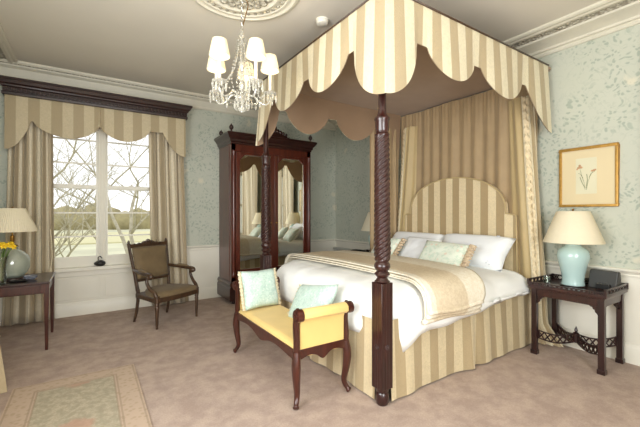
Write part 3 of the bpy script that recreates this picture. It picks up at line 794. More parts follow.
# ================================================================== ARMCHAIR
ch = thing('armchair', (.846, 4.967, 0), 'carved wooden armchair with brown velvet seat and back in front of the window', 'armchair', None, math.radians(28.4))
K = dict(local=True)
for x in (-.305, .305):
    MB().lathe([(.012, 0), (.016, .01), (.013, .03), (.017, .05), (.022, .22), (.026, .26), (.020, .275), (.028, .29), (.022, .305), (.030, .31), (.030, .40)], (x, -.225, 0), 14).build('leg', M['walnut'], ch, smooth=40, **K)
for x in (-.235, .235):
    MB().tube([(x*1.05, .30, 0), (x*1.02, .265, .12), (x, .24, .28), (x, .24, .42)], [.016, .019, .022, .024], 8).build('leg', M['walnut'], ch, smooth=60, **K)
m = MB()
fr = [(-.33, -.255), (.33, -.255), (.33, -.20), (.26, .27), (-.26, .27), (-.33, -.20)]
def serp(pts, bow=.035):
    out = []
    for k in range(13):
        t = k/12; out.append((lerp(-.33, .33, t), -.245-bow*math.sin(PI*t)))
    return out+[(.33, -.20), (.255, .265), (-.255, .265), (-.33, -.20)]
m.prism(serp(fr), .315, .375, 'z'); m.build('seat_rail', M['walnut'], ch, smooth=30, bevel=.008, **K)
ring = [(p*.965, q*.96) for p, q in serp(fr)]
m = MB(); vs = []
N = len(ring)
for k_, z in ((1, .372), (1.005, .395), (.97, .42), (.86, .438), (.6, .448), (.25, .45)):
    vs += [(p*k_, q*k_, z) for p, q in ring]
fs = [(i*N+k, i*N+(k+1) % N, (i+1)*N+(k+1) % N, (i+1)*N+k) for i in range(5) for k in range(N)]+[tuple(range(5*N, 6*N))]
m.add(vs, fs); m.build('seat', M['brownvelvet'], ch, smooth=180, sub=1, **K)
def bk(z): return .245+.12*((z-.42)/.58)**1.1 if z > .42 else .245   # the rake of the back
m = MB()
for x in (-1, 1):
    m.tube([(x*.235, bk(.40), .40), (x*.25, bk(.6), .6), (x*.268, bk(.8), .8), (x*.28, bk(1.0), 1.0)], [.024, .021, .02, .02], 8)
    m.lathe([(.022, 0), (.026, .008), (.014, .016), (.017, .03), (.006, .05), (0, .052)], (x*.28, bk(1.0), 1.0), 10)
m.beam((-.25, bk(.53), .53), (.25, bk(.53), .53), .03, .035)
m.beam((-.28, bk(.975), .975), (.28, bk(.975), .975), .032, .05)
m.build('back_frame', M['walnut'], ch, smooth=40, **K)
m = MB()
cp = [(-.20, .99)]+[(-.2+.4*k/24, .998+.012*math.sin(PI*k/24)+.038*math.exp(-((k-12)/4.2)**2)+.008*math.cos(k*1.6)) for k in range(25)]+[(.2, .99)]
m.prism(cp, bk(1)-.014, bk(1)+.014, 'y')
for k, (x, z, r) in enumerate(((0, 1.03, .022), (-.045, 1.015, .016), (.045, 1.015, .016), (-.09, 1.004, .013), (.09, 1.004, .013), (-.13, 1.0, .011), (.13, 1.0, .011))):
    m.ball((x, bk(1)-.016, z), r, 8, 5, 1, .6, 1)
m.build('crest', M['walnut'], ch, smooth=50, **K)
def bpan(u, v):
    z = lerp(.548, .948, v); hw = lerp(.228, .255, v); e = min(1, min(u, 1-u)*6, min(v, 1-v)*6)
    return (lerp(-hw, hw, u), bk(z)-.008-.03*math.sin(PI/2*e), z), (u, v)
MB().sheet(bpan, 18, 18).build('backrest', M['brownvelvet'], ch, smooth=180, solid=.016, solid_off=-1, **K)
for x in (-1, 1):
    p = smooth_path([(x*.262, bk(.68)-.01, .675), (x*.29, .16, .665), (x*.315, .02, .655), (x*.325, -.09, .648), (x*.325, -.14, .632), (x*.322, -.135, .606)], 5)
    a = MB().tube(p, [interp([(0, .020), (.5, .025), (.85, .032), (1, .022)], i/(len(p)-1)) for i in range(len(p))], 8)
    p = smooth_path([(x*.322, -.085, .64), (x*.335, -.075, .56), (x*.33, -.13, .48), (x*.315, -.20, .43), (x*.31, -.225, .37)], 5)
    a.tube(p, [interp([(0, .018), (.5, .022), (1, .026)], i/(len(p)-1)) for i in range(len(p))], 8)
    a.ball((x*.323, -.13, .622), .034, 10, 6, 1.1, 1, 1)
    ar = a.build('armrest', M['walnut'], ch, smooth=70, **K)
    p = smooth_path([(x*.29, .15, .685), (x*.31, .05, .682), (x*.322, -.05, .674)], 5)
    MB().tube(p, [interp([(0, .010), (.2, .024), (.8, .024), (1, .010)], i/(len(p)-1)) for i in range(len(p))], 8, flat=.7).build('arm_pad', M['brownvelvet'], ar, smooth=180, **K)

# ================================================================== WARDROBE
wa = thing('wardrobe', (2.525, 5.53, 0), 'tall dark mahogany wardrobe with two mirrored doors and a carved crest', 'wardrobe')
A0, A1, FY, BK = 1.815, 3.235, 5.225, 5.82
m = MB()
m.box(A0, A1, FY+.085, BK, .34, 2.50)
for x in (A0+.035, A1-.035): m.box(x-.035, x+.035, FY, FY+.09, .34, 2.50)
m.box(A0, A1, FY, FY+.09, 2.36, 2.50).box(A0, A1, FY, FY+.09, .34, .42).box(2.485, 2.565, FY+.005, FY+.09, .34, 2.5)
m.build('body', M['rosewood'], wa, smooth=0, bevel=.004)
for x in (A0+.035, A1-.035):
    MB().lathe([(.03, 0), (.033, .02), (.022, .04), (.024, .08), (.026, 1.0), (.024, 1.84), (.022, 1.88), (.033, 1.9), (.03, 1.93)], (x, FY-.004, .44), 12).build('column', M['rosewood'], wa, smooth=40)
def frame_rings(prof):
    """prof (out, z): a moulding round the front and both sides"""
    m = MB(); path = []
    rows = []
    for d, z in prof:
        rows.append([(A0-d, BK, z), (A0-d, FY-d, z), (A1+d, FY-d, z), (A1+d, BK, z)])
    n = len(rows); vs = [v for r in rows for v in r]
    fs = [(i*4+k, i*4+k+1, (i+1)*4+k+1, (i+1)*4+k) for i in range(n-1) for k in range(3)]
    fs += [tuple((n-1)*4+k for k in range(4)), (3, 2, 1, 0)]
    return m.add(vs, fs)
frame_rings([(.0, 2.47), (.012, 2.475), (.014, 2.50), (.03, 2.51), (.034, 2.545), (.05, 2.56), (.075, 2.60), (.085, 2.605), (.085, 2.635), (.07, 2.645)]).build('cornice', M['mahogany'], wa, smooth=25)
frame_rings([(.03, .06), (.035, .07), (.035, .25), (.02, .275), (.03, .29), (.03, .32), (.012, .345), (.0, .35)]).build('plinth', M['mahogany'], wa, smooth=25)
for x in (A0+.06, A1-.06):
    for y in (FY+.06, BK-.06):
        MB().lathe([(.02, 0), (.03, .008), (.036, .025), (.03, .045), (.022, .055), (.03, .07)], (x, y, 0), 14).build('foot', M['mahogany'], wa, smooth=50)
FIN = [(.03, 0), (.034, .01), (.016, .02), (.012, .035), (.03, .055), (.036, .075), (.028, .1), (.01, .118), (.006, .13), (0, .14)]
for x, y in ((A0+.0, FY+.0), (A1-.0, FY+.0), (A0+.0, BK-.1), (A1-.0, BK-.1)):
    MB().lathe(FIN, (x, y, 2.643), 14).build('finial', M['mahogany'], wa, smooth=50)
cx = 2.525
cp = [(cx-.27, 2.64)]+[(cx-.27+.54*k/40, 2.66+.10*max(0, math.sin(PI*k/40))**1.3+.045*math.exp(-((k-20)/5)**2)+.014*math.cos(k*1.25)) for k in range(41)]+[(cx+.27, 2.64)]
m = MB().prism(cp, FY-.05, FY-.015, 'y')
for k in range(-4, 5):
    m.ball((cx+k*.052, FY-.055, 2.695+.05*math.cos(k*.37)), .03-.002*abs(k), 8, 5, 1, .5, 1.2)
m.ball((cx, FY-.05, 2.79), .04, 10, 6, 1, .5, 1.1)
m.build('crest', M['mahogany'], wa, smooth=50)
for d0, d1, hs in ((A0+.075, 2.505, 1), (2.545, A1-.075, -1)):
    zb, zt = .43, 2.355; fw = .085
    m = MB(); yy = FY-.002
    m.box(d0, d0+fw-.02, yy, yy+.08, zb, zt).box(d1-fw+.02, d1, yy, yy+.08, zb, zt).box(d0, d1, yy, yy+.08, zb, zb+.10)
    # arched top rail
    g0, g1 = d0+fw-.02, d1-fw+.02; w = g1-g0
    arch = [(g0, zt)]+[(g0+w*k/24, zt-.125+.085*min(1, math.sin(PI*k/24)*1.9)) for k in range(25)]+[(g1, zt)]
    m.prism(arch, yy, yy+.03, 'y')
    door = m.build('door', M['rosewood'], wa, smooth=0, bevel=.004)
    tl = .0 if hs > 0 else .030
    MB().add([(x, yy+.042+q+dy, z) for z in (zb+.09, zt-.03) for x, q in ((g0-.01, tl), (g1+.01, -tl)) for dy in (0, .005)],
             [(0, 2, 3, 1), (4, 5, 7, 6), (0, 4, 6, 2), (2, 6, 7, 3), (3, 7, 5, 1), (1, 5, 4, 0)]).build('mirror', M['mirror'], door, smooth=0)
    hx = d1-.03 if hs > 0 else d0+.03
    MB().lathe([(.014, 0), (.014, .004), (.006, .008), (.005, .02), (.012, .028), (.012, .036), (0, .042)], (0, 0, 0), 12)
    k_ = MB().lathe([(.013, 0), (.012, .004), (.005, .007), (.005, .018), (.011, .024), (.011, .032), (0, .036)], (0, 0, 0), 12)
    k_.v = [(hx+v[0], yy-v[2], 1.25+v[1]) for v in k_.v]; k_.build('knob', M['brass'], door, smooth=50)

# ================================================================== NIGHTSTANDS, THEIR LAMPS AND THINGS
ns = thing('nightstand', (3.95, 1.48, 0), 'dark fretwork nightstand beside the near side of the bed under the framed print', 'nightstand')
N0, N1, Q0, Q1 = 3.732, 4.165, 1.205, 1.756
for x in (N0, N1):
    for y in (Q0, Q1):
        l = MB().box(x-.024, x+.024, y-.024, y+.024, .04, .655).build('leg', M['ebony'], ns, smooth=0, bevel=.003)
        MB().box(x-.03, x+.03, y-.03, y+.03, 0, .042).build('block_foot', M['ebony'], l, smooth=0, bevel=.004)
MB().box(N0-.045, N1+.045, Q0-.045, Q1+.045, .665, .69).box(N0-.03, N1+.03, Q0-.03, Q1+.03, .65, .665).build('tabletop', M['mahogany'], ns, smooth=0, bevel=.004)
m = MB().box(N0-.016, N0+.016, Q0, Q1, .585, .655).box(N1-.016, N1+.016, Q0, Q1, .585, .655).box(N0, N1, Q0-.016, Q0+.016, .585, .655).box(N0, N1, Q1-.016, Q1+.016, .585, .655)
m.build('apron', M['mahogany'], ns, smooth=0, bevel=.002)
def bracket(px, py, dx, dy):
    m = MB()
    c = [(0, .59), (.075, .59), (.06, .575), (.045, .572), (.04, .555), (.028, .55), (.024, .53), (.012, .52), (.0, .50)]
    if dx: m.prism([(px+dx*(.024+p), q) for p, q in c], py-.008, py+.008, 'y')
    else: m.prism([(py+dy*(.024+p), q) for p, q in c], px-.008, px+.008, 'x')
    m.build('fret_bracket', M['ebony'], ns, smooth=0)
for x, sx_ in ((N0, 1), (N1, -1)):
    for y, sy_ in ((Q0, 1), (Q1, -1)): bracket(x, y, sx_, 0); bracket(x, y, 0, sy_)
def lattice(m, a, b, z0, z1, th=.008, n=6):
    a = Vector((*a, 0)); b = Vector((*b, 0))
    m.beam(a+Vector((0, 0, z0)), b+Vector((0, 0, z0)), .012, .010).beam(a+Vector((0, 0, z1)), b+Vector((0, 0, z1)), .012, .010)
    for k in range(n):
        p, q = a.lerp(b, k/n), a.lerp(b, (k+1)/n); mid = a.lerp(b, (k+.5)/n); zm = (z0+z1)/2
        m.beam(p+Vector((0, 0, z0)), q+Vector((0, 0, z1)), th, th).beam(p+Vector((0, 0, z1)), q+Vector((0, 0, z0)), th, th)
        rr = (z1-z0)*.3
        ring_ = [mid+(b-a).normalized()*rr*math.cos(2*PI*j/10)+Vector((0, 0, zm+rr*math.sin(2*PI*j/10))) for j in range(11)]
        m.tube(ring_, th*.5, 5)
g0, g1, h0, h1 = N0-.04, N1+.04, Q0-.04, Q1+.04
m = MB()
for a, b, n in (((g0, h0), (g1, h0), 7), ((g1, h0), (g1, h1), 9), ((g1, h1), (g0, h1), 7)): lattice(m, a, b, .695, .742, .007, n)
lattice(m, (g0, h0), (g0, h1), .695, .715, .006, 16)
for x in (g0, g1):
    for y in (h0, h1): m.box(x-.009, x+.009, y-.009, y+.009, .69, .75)
m.build('gallery', M['ebony'], ns, smooth=0)
m = MB(); cxn, cyn = (N0+N1)/2, (Q0+Q1)/2
for x in (N0, N1):
    for y in (Q0, Q1):
        d = Vector((cxn-x, cyn-y)).normalized()
        # the pierced stretcher swells towards the middle
        a = (x+d.x*.03, y+d.y*.03); b = (cxn, cyn); n = 6
        A = Vector((*a, 0)); B = Vector((*b, 0))
        for k in range(n):
            t0, t1 = k/n, (k+1)/n; p, q = A.lerp(B, t0), A.lerp(B, t1)
            zt0, zt1 = .235-.035*math.sin(PI*t0)*(1), .235-.035*math.sin(PI*t1)
            zb0, zb1 = zt0-.075, zt1-.075
            for s0, s1 in ((zt0, zt1), (zb0, zb1), (zt0, zb1), (zb0, zt1)):
                m.beam(p+Vector((0, 0, s0)), q+Vector((0, 0, s1)), .012, .011)
        m.box(x-.01+d.x*.03, x+.01+d.x*.03, y-.01+d.y*.03, y+.01+d.y*.03, .155, .24)
m.lathe([(.022, .15), (.03, .16), (.03, .235), (.022, .245), (.01, .25), (.016, .265), (.012, .28), (.006, .295), (0, .31)], (cxn, cyn, 0), 14)
m.build('stretcher', M['ebony'], ns, smooth=30)
dup(ns, (3.95, 4.52, 0), 'dark fretwork nightstand on the far side of the bed')

lp = thing('table_lamp', (3.97, 1.515, .69), 'aqua glazed vase lamp with cream shade below the framed print', 'lamp', 'aqua bedside lamps')
C = (3.97, 1.515, .69)
MB().lathe([(.08, .012), (.096, .014), (.096, .03), (.09, .06), (.097, .12), (.115, .2), (.131, .26), (.135, .30), (.126, .345), (.096, .378), (.07, .392), (.066, .405), (.072, .415), (.06, .418), (0, .418)], C, 36).build('vase_body', M['mintceramic'], lp, smooth=60)
MB().lathe([(.10, 0), (.105, .004), (.105, .012), (.09, .014)], C, 28).build('base', M['ebony'], lp, smooth=40)
MB().lathe([(.014, .41), (.014, .44), (.02, .445), (.02, .49), (.006, .50), (.006, .74), (.012, .75), (0, .76)], C, 12).build('lamp_holder', M['brass'], lp, smooth=40)
MB().shell([(.248, .425), (.249, .43), (.136, .728), (.132, .732)], C, 72).build('shade', M['shade_cream'], lp, smooth=180, solid=.004)
m = MB().tube([(C[0]+.13*math.cos(a), C[1]+.13*math.sin(a), C[2]+.725) for a in [2*PI*k/32 for k in range(33)]], .003, 5)
for k in range(3): m.tube([(C[0], C[1], C[2]+.735), (C[0]+.136*math.cos(2.1*k), C[1]+.136*math.sin(2.1*k), C[2]+.725)], .0025, 5)
m.build('shade_ring', M['brass'], lp, smooth=60)
dup(lp, (3.96, 4.33, .69), 'aqua lamp with cream shade partly behind the near bed post, beyond the bed')

gl = thing('glass_tumbler', (3.86, 1.70, .69), 'small clear glass tumbler on the bed side corner of the near nightstand', 'glass')
MB().shell([(.0, .004), (.026, .004), (.028, .012), (.033, .075), (.031, .075), (.027, .02), (.0, .018)], (3.86, 1.70, .69), 16).build('tumbler', M['glass'], gl, smooth=30)
ra = thing('radio', (4.07, 1.30, .69), 'charcoal box-shaped radio on the nightstand right of the aqua lamp', 'radio', None, math.radians(-6))
MB().prism([(-.045, .0), (.05, .0), (.058, .10), (.045, .168), (-.005, .172), (-.02, .10)], -.115, .115, 'y').build('body', M['darkgrey'], ra, smooth=0, bevel=.010, local=True)
MB().box(-.075, -.035, -.075, .035, 0, .05).build('front_panel', M['black'], ra, smooth=0, bevel=.006, local=True)
m = MB()
for k in range(4): m.lathe([(.008, 0), (.008, .006), (0, .007)], (-.055, -.06+k*.028, .05), 10)
m.build('buttons', M['steel'], ra, smooth=40, local=True)
ph = thing('telephone_handset', (3.86, 4.66, .69), 'black handset lying on the far nightstand', 'telephone', None, math.radians(12))
p = smooth_path([(-.0, -.17, .055), (0, -.08, .075), (0, .08, .075), (0, .17, .055)], 5)
MB().tube(p, .018, 8).ball((0, -.15, .045), .034, 10, 6, 1, 1, .9).ball((0, .15, .045), .034, 10, 6, 1, 1, .9).build('handset', M['black'], ph, smooth=60, local=True)
MB().box(-.07, .07, -.10, .10, 0, .055).build('base', M['black'], ph, smooth=0, bevel=.008, local=True)

# ---- framed print on the right wall
pc = thing('framed_print', (4.222, 1.485, 1.775), 'gilt framed botanical print of two flowers on the papered wall', 'picture')
y0, y1, z0, z1 = 1.232, 1.738, 1.467, 2.082
m = MB(); fw = .026
for a, b, c, d in ((y0, y1, z0, z0+fw), (y0, y1, z1-fw, z1), (y0, y0+fw, z0+fw, z1-fw), (y1-fw, y1, z0+fw, z1-fw)): m.box(4.208, 4.238, a, b, c, d)
m.build('frame', M['gilt'], pc, smooth=0, bevel=.006)
MB().box(4.222, 4.236, y0+fw-.002, y1-fw+.002, z0+fw-.002, z1-fw+.002).build('mount', M['mount'], pc, smooth=0)
pp = MB().box(4.219, 4.2225, 1.405, 1.585, 1.60, 1.965).build('print', M['paper'], pc, smooth=0)
def stroke(m, pts, r): m.tube([(4.2185, y, z) for y, z in pts], r, 5, flat=.4)
m = MB()
for pts, r in (([(1.503, 1.64), (1.512, 1.72), (1.535, 1.80), (1.548, 1.86)], .0026), ([(1.492, 1.64), (1.475, 1.73), (1.455, 1.79), (1.438, 1.825)], .0026),
               ([(1.505, 1.66), (1.53, 1.72), (1.548, 1.775)], .005), ([(1.495, 1.66), (1.482, 1.74), (1.488, 1.80)], .005), ([(1.52, 1.76), (1.54, 1.80), (1.562, 1.815)], .004), ([(1.47, 1.76), (1.455, 1.80), (1.42, 1.825)], .003)): stroke(m, pts, r)
m.build('drawn_stems', M['ink_green'], pp, smooth=180)
m = MB()
for (y, z, r) in ((1.548, 1.875, .016), (1.563, 1.868, .013), (1.535, 1.872, .012), (1.55, 1.892, .012), (1.572, 1.855, .009), (1.43, 1.832, .013), (1.418, 1.838, .011), (1.445, 1.83, .010)):
    m.ball((4.2185, y, z), r, 10, 6, .08, 1, .9)
m.build('drawn_flowers', M['ink_pink'], pp, smooth=180)

# ---- radiator in the far corner
rd = thing('radiator', (4.16, 5.41, 0), 'white ribbed radiator on the wall in the far corner behind the bed', 'radiator')
m = MB()
for k in range(14):
    y = 5.05+k*.056
    m.tube([(4.15, y, .14), (4.15, y, .70)], .017, 8).tube([(4.20, y, .14), (4.20, y, .70)], .018, 8)
m.build('ribs', M['radiator'], rd, smooth=50)
m = MB().tube([(4.165, 5.02, .14), (4.165, 5.81, .14)], .026, 8).tube([(4.165, 5.02, .70), (4.165, 5.81, .70)], .028, 8)
for y in (5.10, 5.73): m.box(4.14, 4.19, y-.015, y+.015, 0, .13)
m.build('header_pipe', M['radiator'], rd, smooth=50)

# ================================================================== WINDOW DRESSING
pm = thing('pelmet', (.185, 5.72, 2.83), 'carved dark wood pelmet box above the window', 'pelmet')
PX0, PX1, PY = -.865, 1.245, 5.60
prof = [(.0, 2.835), (.012, 2.84), (.014, 2.868), (.004, 2.876), (.004, 2.93), (.02, 2.94), (.026, 2.955), (.045, 2.97), (.062, 3.005), (.07, 3.01), (.07, 3.035), (.0, 3.035)]
m = MB(); rows = []
for d, z in prof: rows += [(PX0-d, 5.86, z), (PX0-d, PY-d, z), (PX1+d, PY-d, z), (PX1+d, 5.86, z)]
n = len(prof)
m.add(rows, [(i*4+k, i*4+k+1, (i+1)*4+k+1, (i+1)*4+k) for i in range(n-1) for k in range(3)]+[tuple((n-1)*4+k for k in range(4))])
m.build('cornice_box', M['ebony'], pm, smooth=25)
m = MB(); x = PX0+.01
while x < PX1-.02:
    m.box(x, x+.024, PY-.016, PY, 2.885, 2.925); x += .046
m.build('dentil_band', M['ebony'], pm, smooth=0)
va = thing('valance', (.19, 5.62, 2.86), 'scalloped striped valance hanging from the wooden pelmet', 'valance')
VS = [(-.58, .11, 2.375), (.13, .73, 2.405)]
def vz(x):
    pk = lerp(2.535, 2.60, (x+.9)/2.1)
    if x < -.60: return pk-.36*(1-(1-min(1, (-.60-x)/.255))**2.2)
    if x > .91: return pk-.34*(1-(1-min(1, (x-.91)/.325))**2.2)
    for a, b, lo in VS:
        if a < x < b: return pk-(pk-lo)*math.sin(PI*(x-a)/(b-a))**.62
    return pk
def vf(u, v, off=0):
    x = lerp(PX0+.015, PX1-.015, u); z = lerp(2.86, vz(x), v)
    return (x, 5.622+off-.012*v*math.sin(x*13)-.02*v, z), (x+.06, z)
vc = MB().sheet(vf, 200, 6).build('striped_cloth', M['stripe_valance'], va, smooth=180)
MB().sheet(lambda u, v: vf(u, v*.997, .01), 200, 6).build('valance_lining', M['lining'], vc, smooth=180)
for xs in (PX0+.015, PX1-.015):
    tz = vz(xs)
    MB().sheet(lambda u, v: ((xs, lerp(5.60, 5.85, u), lerp(2.86, lerp(tz, tz+.05, u), v)), (u*.25, v)), 6, 6).build('valance_return', M['stripe_valance'], vc, smooth=180)
m = MB()
for a in (.12,):
    m.tube([(a, 5.61, 2.84), (a, 5.605, 2.66), (a, 5.60, vz(a+.001)+.0)], [.003, .012, .026], 10)
m.build('trumpet_pleat', M['stripe_valance'], vc, smooth=60)
def curtain(name, x0t, x1t, x0b, x1b, y, z1, label, cat, group, f=46, axis='x', ztop=2.9, mat='stripe_curtain', amp=.035, org=None):
    def fn(u, v):
        z = lerp(ztop, z1, v); k = v**1.5
        a = lerp(x0t, x0b, k); b = lerp(x1t, x1b, k); x = lerp(a, b, u)
        ph = u*f*.5
        d = amp*math.sin(ph+.9*math.sin(u*5))+.012*math.sin(ph*2.3+z*.8)
        x += .012*math.sin(ph*1.9+1+z*.4)*v
        c = (x, y+d, z) if axis == 'x' else (y+d, x, z)
        return c, (u*.95+.03*math.sin(ph), z)
    c0 = ((x0t+x1t)/2, y, z1) if axis == 'x' else (y, (x0t+x1t)/2, z1)
    o = MB().sheet(fn, 170, 20).build(name, M[mat], None, smooth=180, solid=.004)
    return tag(o, label, cat, group)
CUG = 'curtains at the window in view'
left_curtain = curtain('curtain', -.83, -.395, -.905, -.385, 5.72, .02, 'long striped curtain left of the window behind the glass lamp', 'curtain', CUG)
curtain('curtain', .73, 1.21, .775, 1.295, 5.72, .02, 'long striped curtain right of the window behind the armchair', 'curtain', CUG)
tc = MB().tube(smooth_path([(-.415, 5.655, 1.20), (-.40, 5.65, .95), (-.398, 5.645, .83), (-.41, 5.64, .70)], 5), .006, 6).tube([(-.41, 5.64, .70), (-.413, 5.64, .66), (-.413, 5.64, .58)], [.012, .02, .022], 10)
tc.build('tassel_cord', M['fringe'], left_curtain, smooth=60)
MG = 'curtains at the window beside the camera, seen in the wardrobe mirror'
curtain('curtain', -.20, .97, -.19, .95, 4.08, .02, 'pale curtain beside the bright window reflected in the wardrobe mirror', 'curtain', MG, f=70, axis='y', ztop=2.95)
curtain('curtain', -1.62, -.52, -1.60, -.50, 4.08, .02, 'pale curtain on the far side of the bright window reflected in the wardrobe mirror', 'curtain', MG, f=70, axis='y', ztop=2.95)
o = thing('sill_ornament', (.13, 5.80, .664), 'small round black ornament with a looped handle on the window sill', 'ornament')
MB().lathe([(.03, 0), (.05, .01), (.066, .035), (.06, .06), (.035, .078), (.015, .084), (0, .086)], (.13, 5.80, .664), 18).ball((.075, 5.79, .704), .022, 8, 5).build('body', M['black'], o, smooth=60)
MB().tube(smooth_path([(.11, 5.80, .74), (.105, 5.80, .785), (.13, 5.80, .80), (.15, 5.80, .77)], 5), .006, 6).build('handle', M['black'], o, smooth=60)

# ================================================================== LEFT TABLE AND WHAT STANDS ON IT
tb = thing('side_table', (-.70, 4.88, 0), 'polished mahogany side table against the left wall by the curtain', 'table')
T0, T1, U0, U1, TZ = -1.05, -.335, 4.515, 5.24, .705
MB().box(T0, T1, U0, U1, TZ-.024, TZ).build('tabletop', M['mahogany'], tb, smooth=0, bevel=.006)
m = MB().box(T0+.03, T1-.022, U0+.02, U0+.04, TZ-.12, TZ-.024).box(T0+.03, T1-.022, U1-.04, U1-.02, TZ-.12, TZ-.024).box(T0+.02, T0+.04, U0+.03, U1-.03, TZ-.12, TZ-.024).box(T1-.042, T1-.022, U0+.03, U1-.03, TZ-.12, TZ-.024)
m.build('apron', M['redwood'], tb, smooth=0, bevel=.002)
MB().box(T0+.08, T1-.08, U0+.012, U0+.022, TZ-.112, TZ-.035).build('drawer', M['redwood'], tb, smooth=0, bevel=.003)
for x in (T0+.045, T1-.03):
    for y in (U0+.042, U1-.042):
        MB().tube([(x, y, 0), (x, y, .02), (x, y, TZ-.13), (x, y, TZ-.02)], [.017, .018, .031, .032], 4).build('leg', M['redwood'], tb, smooth=0, bevel=.003)
gp = thing('table_lamp', (-.675, 4.86, TZ), 'glass jar lamp with a cream pleated shade on the left side table', 'lamp')
C = (-.675, 4.86, TZ)
MB().lathe([(.10, 0), (.105, .006), (.10, .02), (.085, .026), (0, .026)], C, 24).build('base', M['ebony'], gp, smooth=40)
MB().lathe([(.075, .026), (.09, .03), (.125, .075), (.145, .13), (.15, .185), (.138, .24), (.10, .285), (.062, .312), (.05, .33), (.054, .345), (.045, .352)], C, 32).build('glass_jar', M['greenglass'], gp, smooth=60)
MB().lathe([(.05, .352), (.05, .362), (.02, .37), (.016, .40), (.02, .41), (.02, .46), (.006, .47), (.006, .75), (.012, .76), (0, .77)], C, 14).build('lamp_holder', M['brass'], gp, smooth=40)
MB().shell([(.21, .505), (.211, .51), (.108, .745), (.105, .75)], C, 240, .003, 60).build('shade', M['shade_cream'], gp, smooth=180, solid=.003)
vz_ = thing('glass_vase', (-.735, 4.62, TZ), 'clear glass vase holding yellow daffodils on the left side table', 'vase')
VC = (-.735, 4.62, TZ)
MB().shell([(.0, .006), (.045, .004), (.052, .02), (.05, .12), (.058, .22), (.068, .27), (.065, .27), (.054, .215), (.046, .12), (.047, .025), (.0, .02)], VC, 24).build('vessel', M['glass'], vz_, smooth=50)
flower = None; rnd = random.Random(4)
for k in range(16):
    a = k*2.4; rr = .018+.095*math.sqrt(k/16); tx, ty, tz = rr*math.cos(a), rr*math.sin(a), .40-.25*rr+rnd.uniform(-.015, .015)
    lab = 'yellow daffodil in the glass vase below the pleated lamp shade'
    base = (VC[0], VC[1], TZ+.03)
    fl = thing('daffodil', base, lab, 'flower', 'daffodils in the glass vase')
    b = Vector(base); tip = Vector((VC[0]+tx, VC[1]+ty, TZ+tz))
    mid = Vector((VC[0]+tx*.35+.012*math.cos(a), VC[1]+ty*.35+.012*math.sin(a), TZ+.26))
    MB().tube(smooth_path([b+Vector((.02*math.cos(a+2), .02*math.sin(a+2), 0)), mid, tip], 4), .0035, 5).build('stem', M['stem'], fl, smooth=180)
    m = MB()
    nrm = (Vector((tx*6, ty*6-.5, .55))).normalized(); q = nrm.to_track_quat('Z', 'Y').to_matrix()
    for j in range(6):
        an = 2*PI*j/6; d = q @ Vector((math.cos(an), math.sin(an), .15)); s = q @ Vector((-math.sin(an), math.cos(an), 0))
        m.add([tip, tip+d*.018+s*.011+nrm*.002, tip+d*.038, tip+d*.018-s*.011+nrm*.002], [(0, 1, 2, 3)])
    L = MB()
    m.build('petals', M['petal'], fl, smooth=180, solid=.002)
    tr = MB().shell([(.006, 0), (.009, .014), (.014, .022)], (0, 0, 0), 10); tr.v = [tuple(tip+q @ Vector(v)) for v in tr.v]
    tr.build('trumpet', M['petal'], fl, smooth=180, solid=.002)
m = MB()
for k in range(7):
    a = k*.9+.3; d = Vector((math.cos(a), math.sin(a), 0)); s = Vector((-d.y, d.x, 0)); b = Vector((VC[0], VC[1], TZ+.05)); pts = []
    L_ = .30+.05*math.sin(k*2)
    for j in range(6):
        t = j/5; c = b+d*(.015+.075*t**2)+Vector((0, 0, L_*t)); w = .008*(1-t**3)+.001
        pts += [c-s*w, c+s*w]
    m.add(pts, [(2*j, 2*j+1, 2*j+3, 2*j+2) for j in range(5)])
tag(m.build('daffodil_leaves', M['stem'], None, smooth=180, solid=.0015), 'green strap leaves among the daffodils in the glass vase', 'leaves', None, 'stuff')
ad = thing('glass_dish', (-.515, 4.76, TZ), 'small blue grey glass dish at the corner of the left side table', 'dish')
MB().shell([(0, .006), (.04, .004), (.055, .02), (.062, .042), (.058, .042), (.045, .022), (0, .018)], (-.515, 4.76, TZ), 8).build('bowl', M['blueglass'], ad, smooth=20)
tr_ = thing('small_tray', (-.62, 4.63, TZ), 'small dark oval tray in front of the glass jar lamp', 'tray')
m = MB().lathe([(.0, .004), (.05, .0), (.062, .012), (.064, .016), (.058, .014), (.046, .007), (0, .007)], (0, 0, 0), 24); m.v = [(-.60+v[0]*1.3, 4.66+v[1]*.7, TZ+v[2]) for v in m.v]
m.build('dish', M['black'], tr_, smooth=60)
# skirted stool at the left edge of the picture
ang = math.radians(12); hw = .235
cx0 = -.535-(hw*math.cos(ang)+hw*math.sin(ang)); cy0 = 3.635-(hw*math.sin(ang)-hw*math.cos(ang))
st = thing('skirted_stool', (cx0, cy0, 0), 'stool with a floor-length cream skirt at the left edge of the picture', 'stool', None, ang)
m = MB()
def sq_ring(h, z, n=14, wv=0):
    out = []
    for (ax, ay, bx, by) in ((-1, -1, 1, -1), (1, -1, 1, 1), (1, 1, -1, 1), (-1, 1, -1, -1)):
        for k in range(n):
            t = k/n; nx, ny = (ay+by)/2, 0
            w = wv*math.sin(PI*t)*math.sin(t*14)
            px, py = lerp(ax, bx, t)*h, lerp(ay, by, t)*h
            ox, oy = (ax+bx)/2, (ay+by)/2; out.append((px+ox*w, py+oy*w, z))
    return out
rows = [sq_ring(.235, .006, 14, .01), sq_ring(.215, .2, 14, .006), sq_ring(.19, .42)]
m.add([v for r in rows for v in r], [(i*56+k, i*56+(k+1) % 56, (i+1)*56+(k+1) % 56, (i+1)*56+k) for i in range(2) for k in range(56)])
m.uv = [(v[0]+v[1], v[2]) for v in m.v]
m.build('skirt', M['stripe_skirt'], st, smooth=60, local=True)
MB().cushion(.40, .40, .10, Matrix.Translation((0, 0, .44)), 12).build('seat', M['ruffle'], st, smooth=180, local=True)
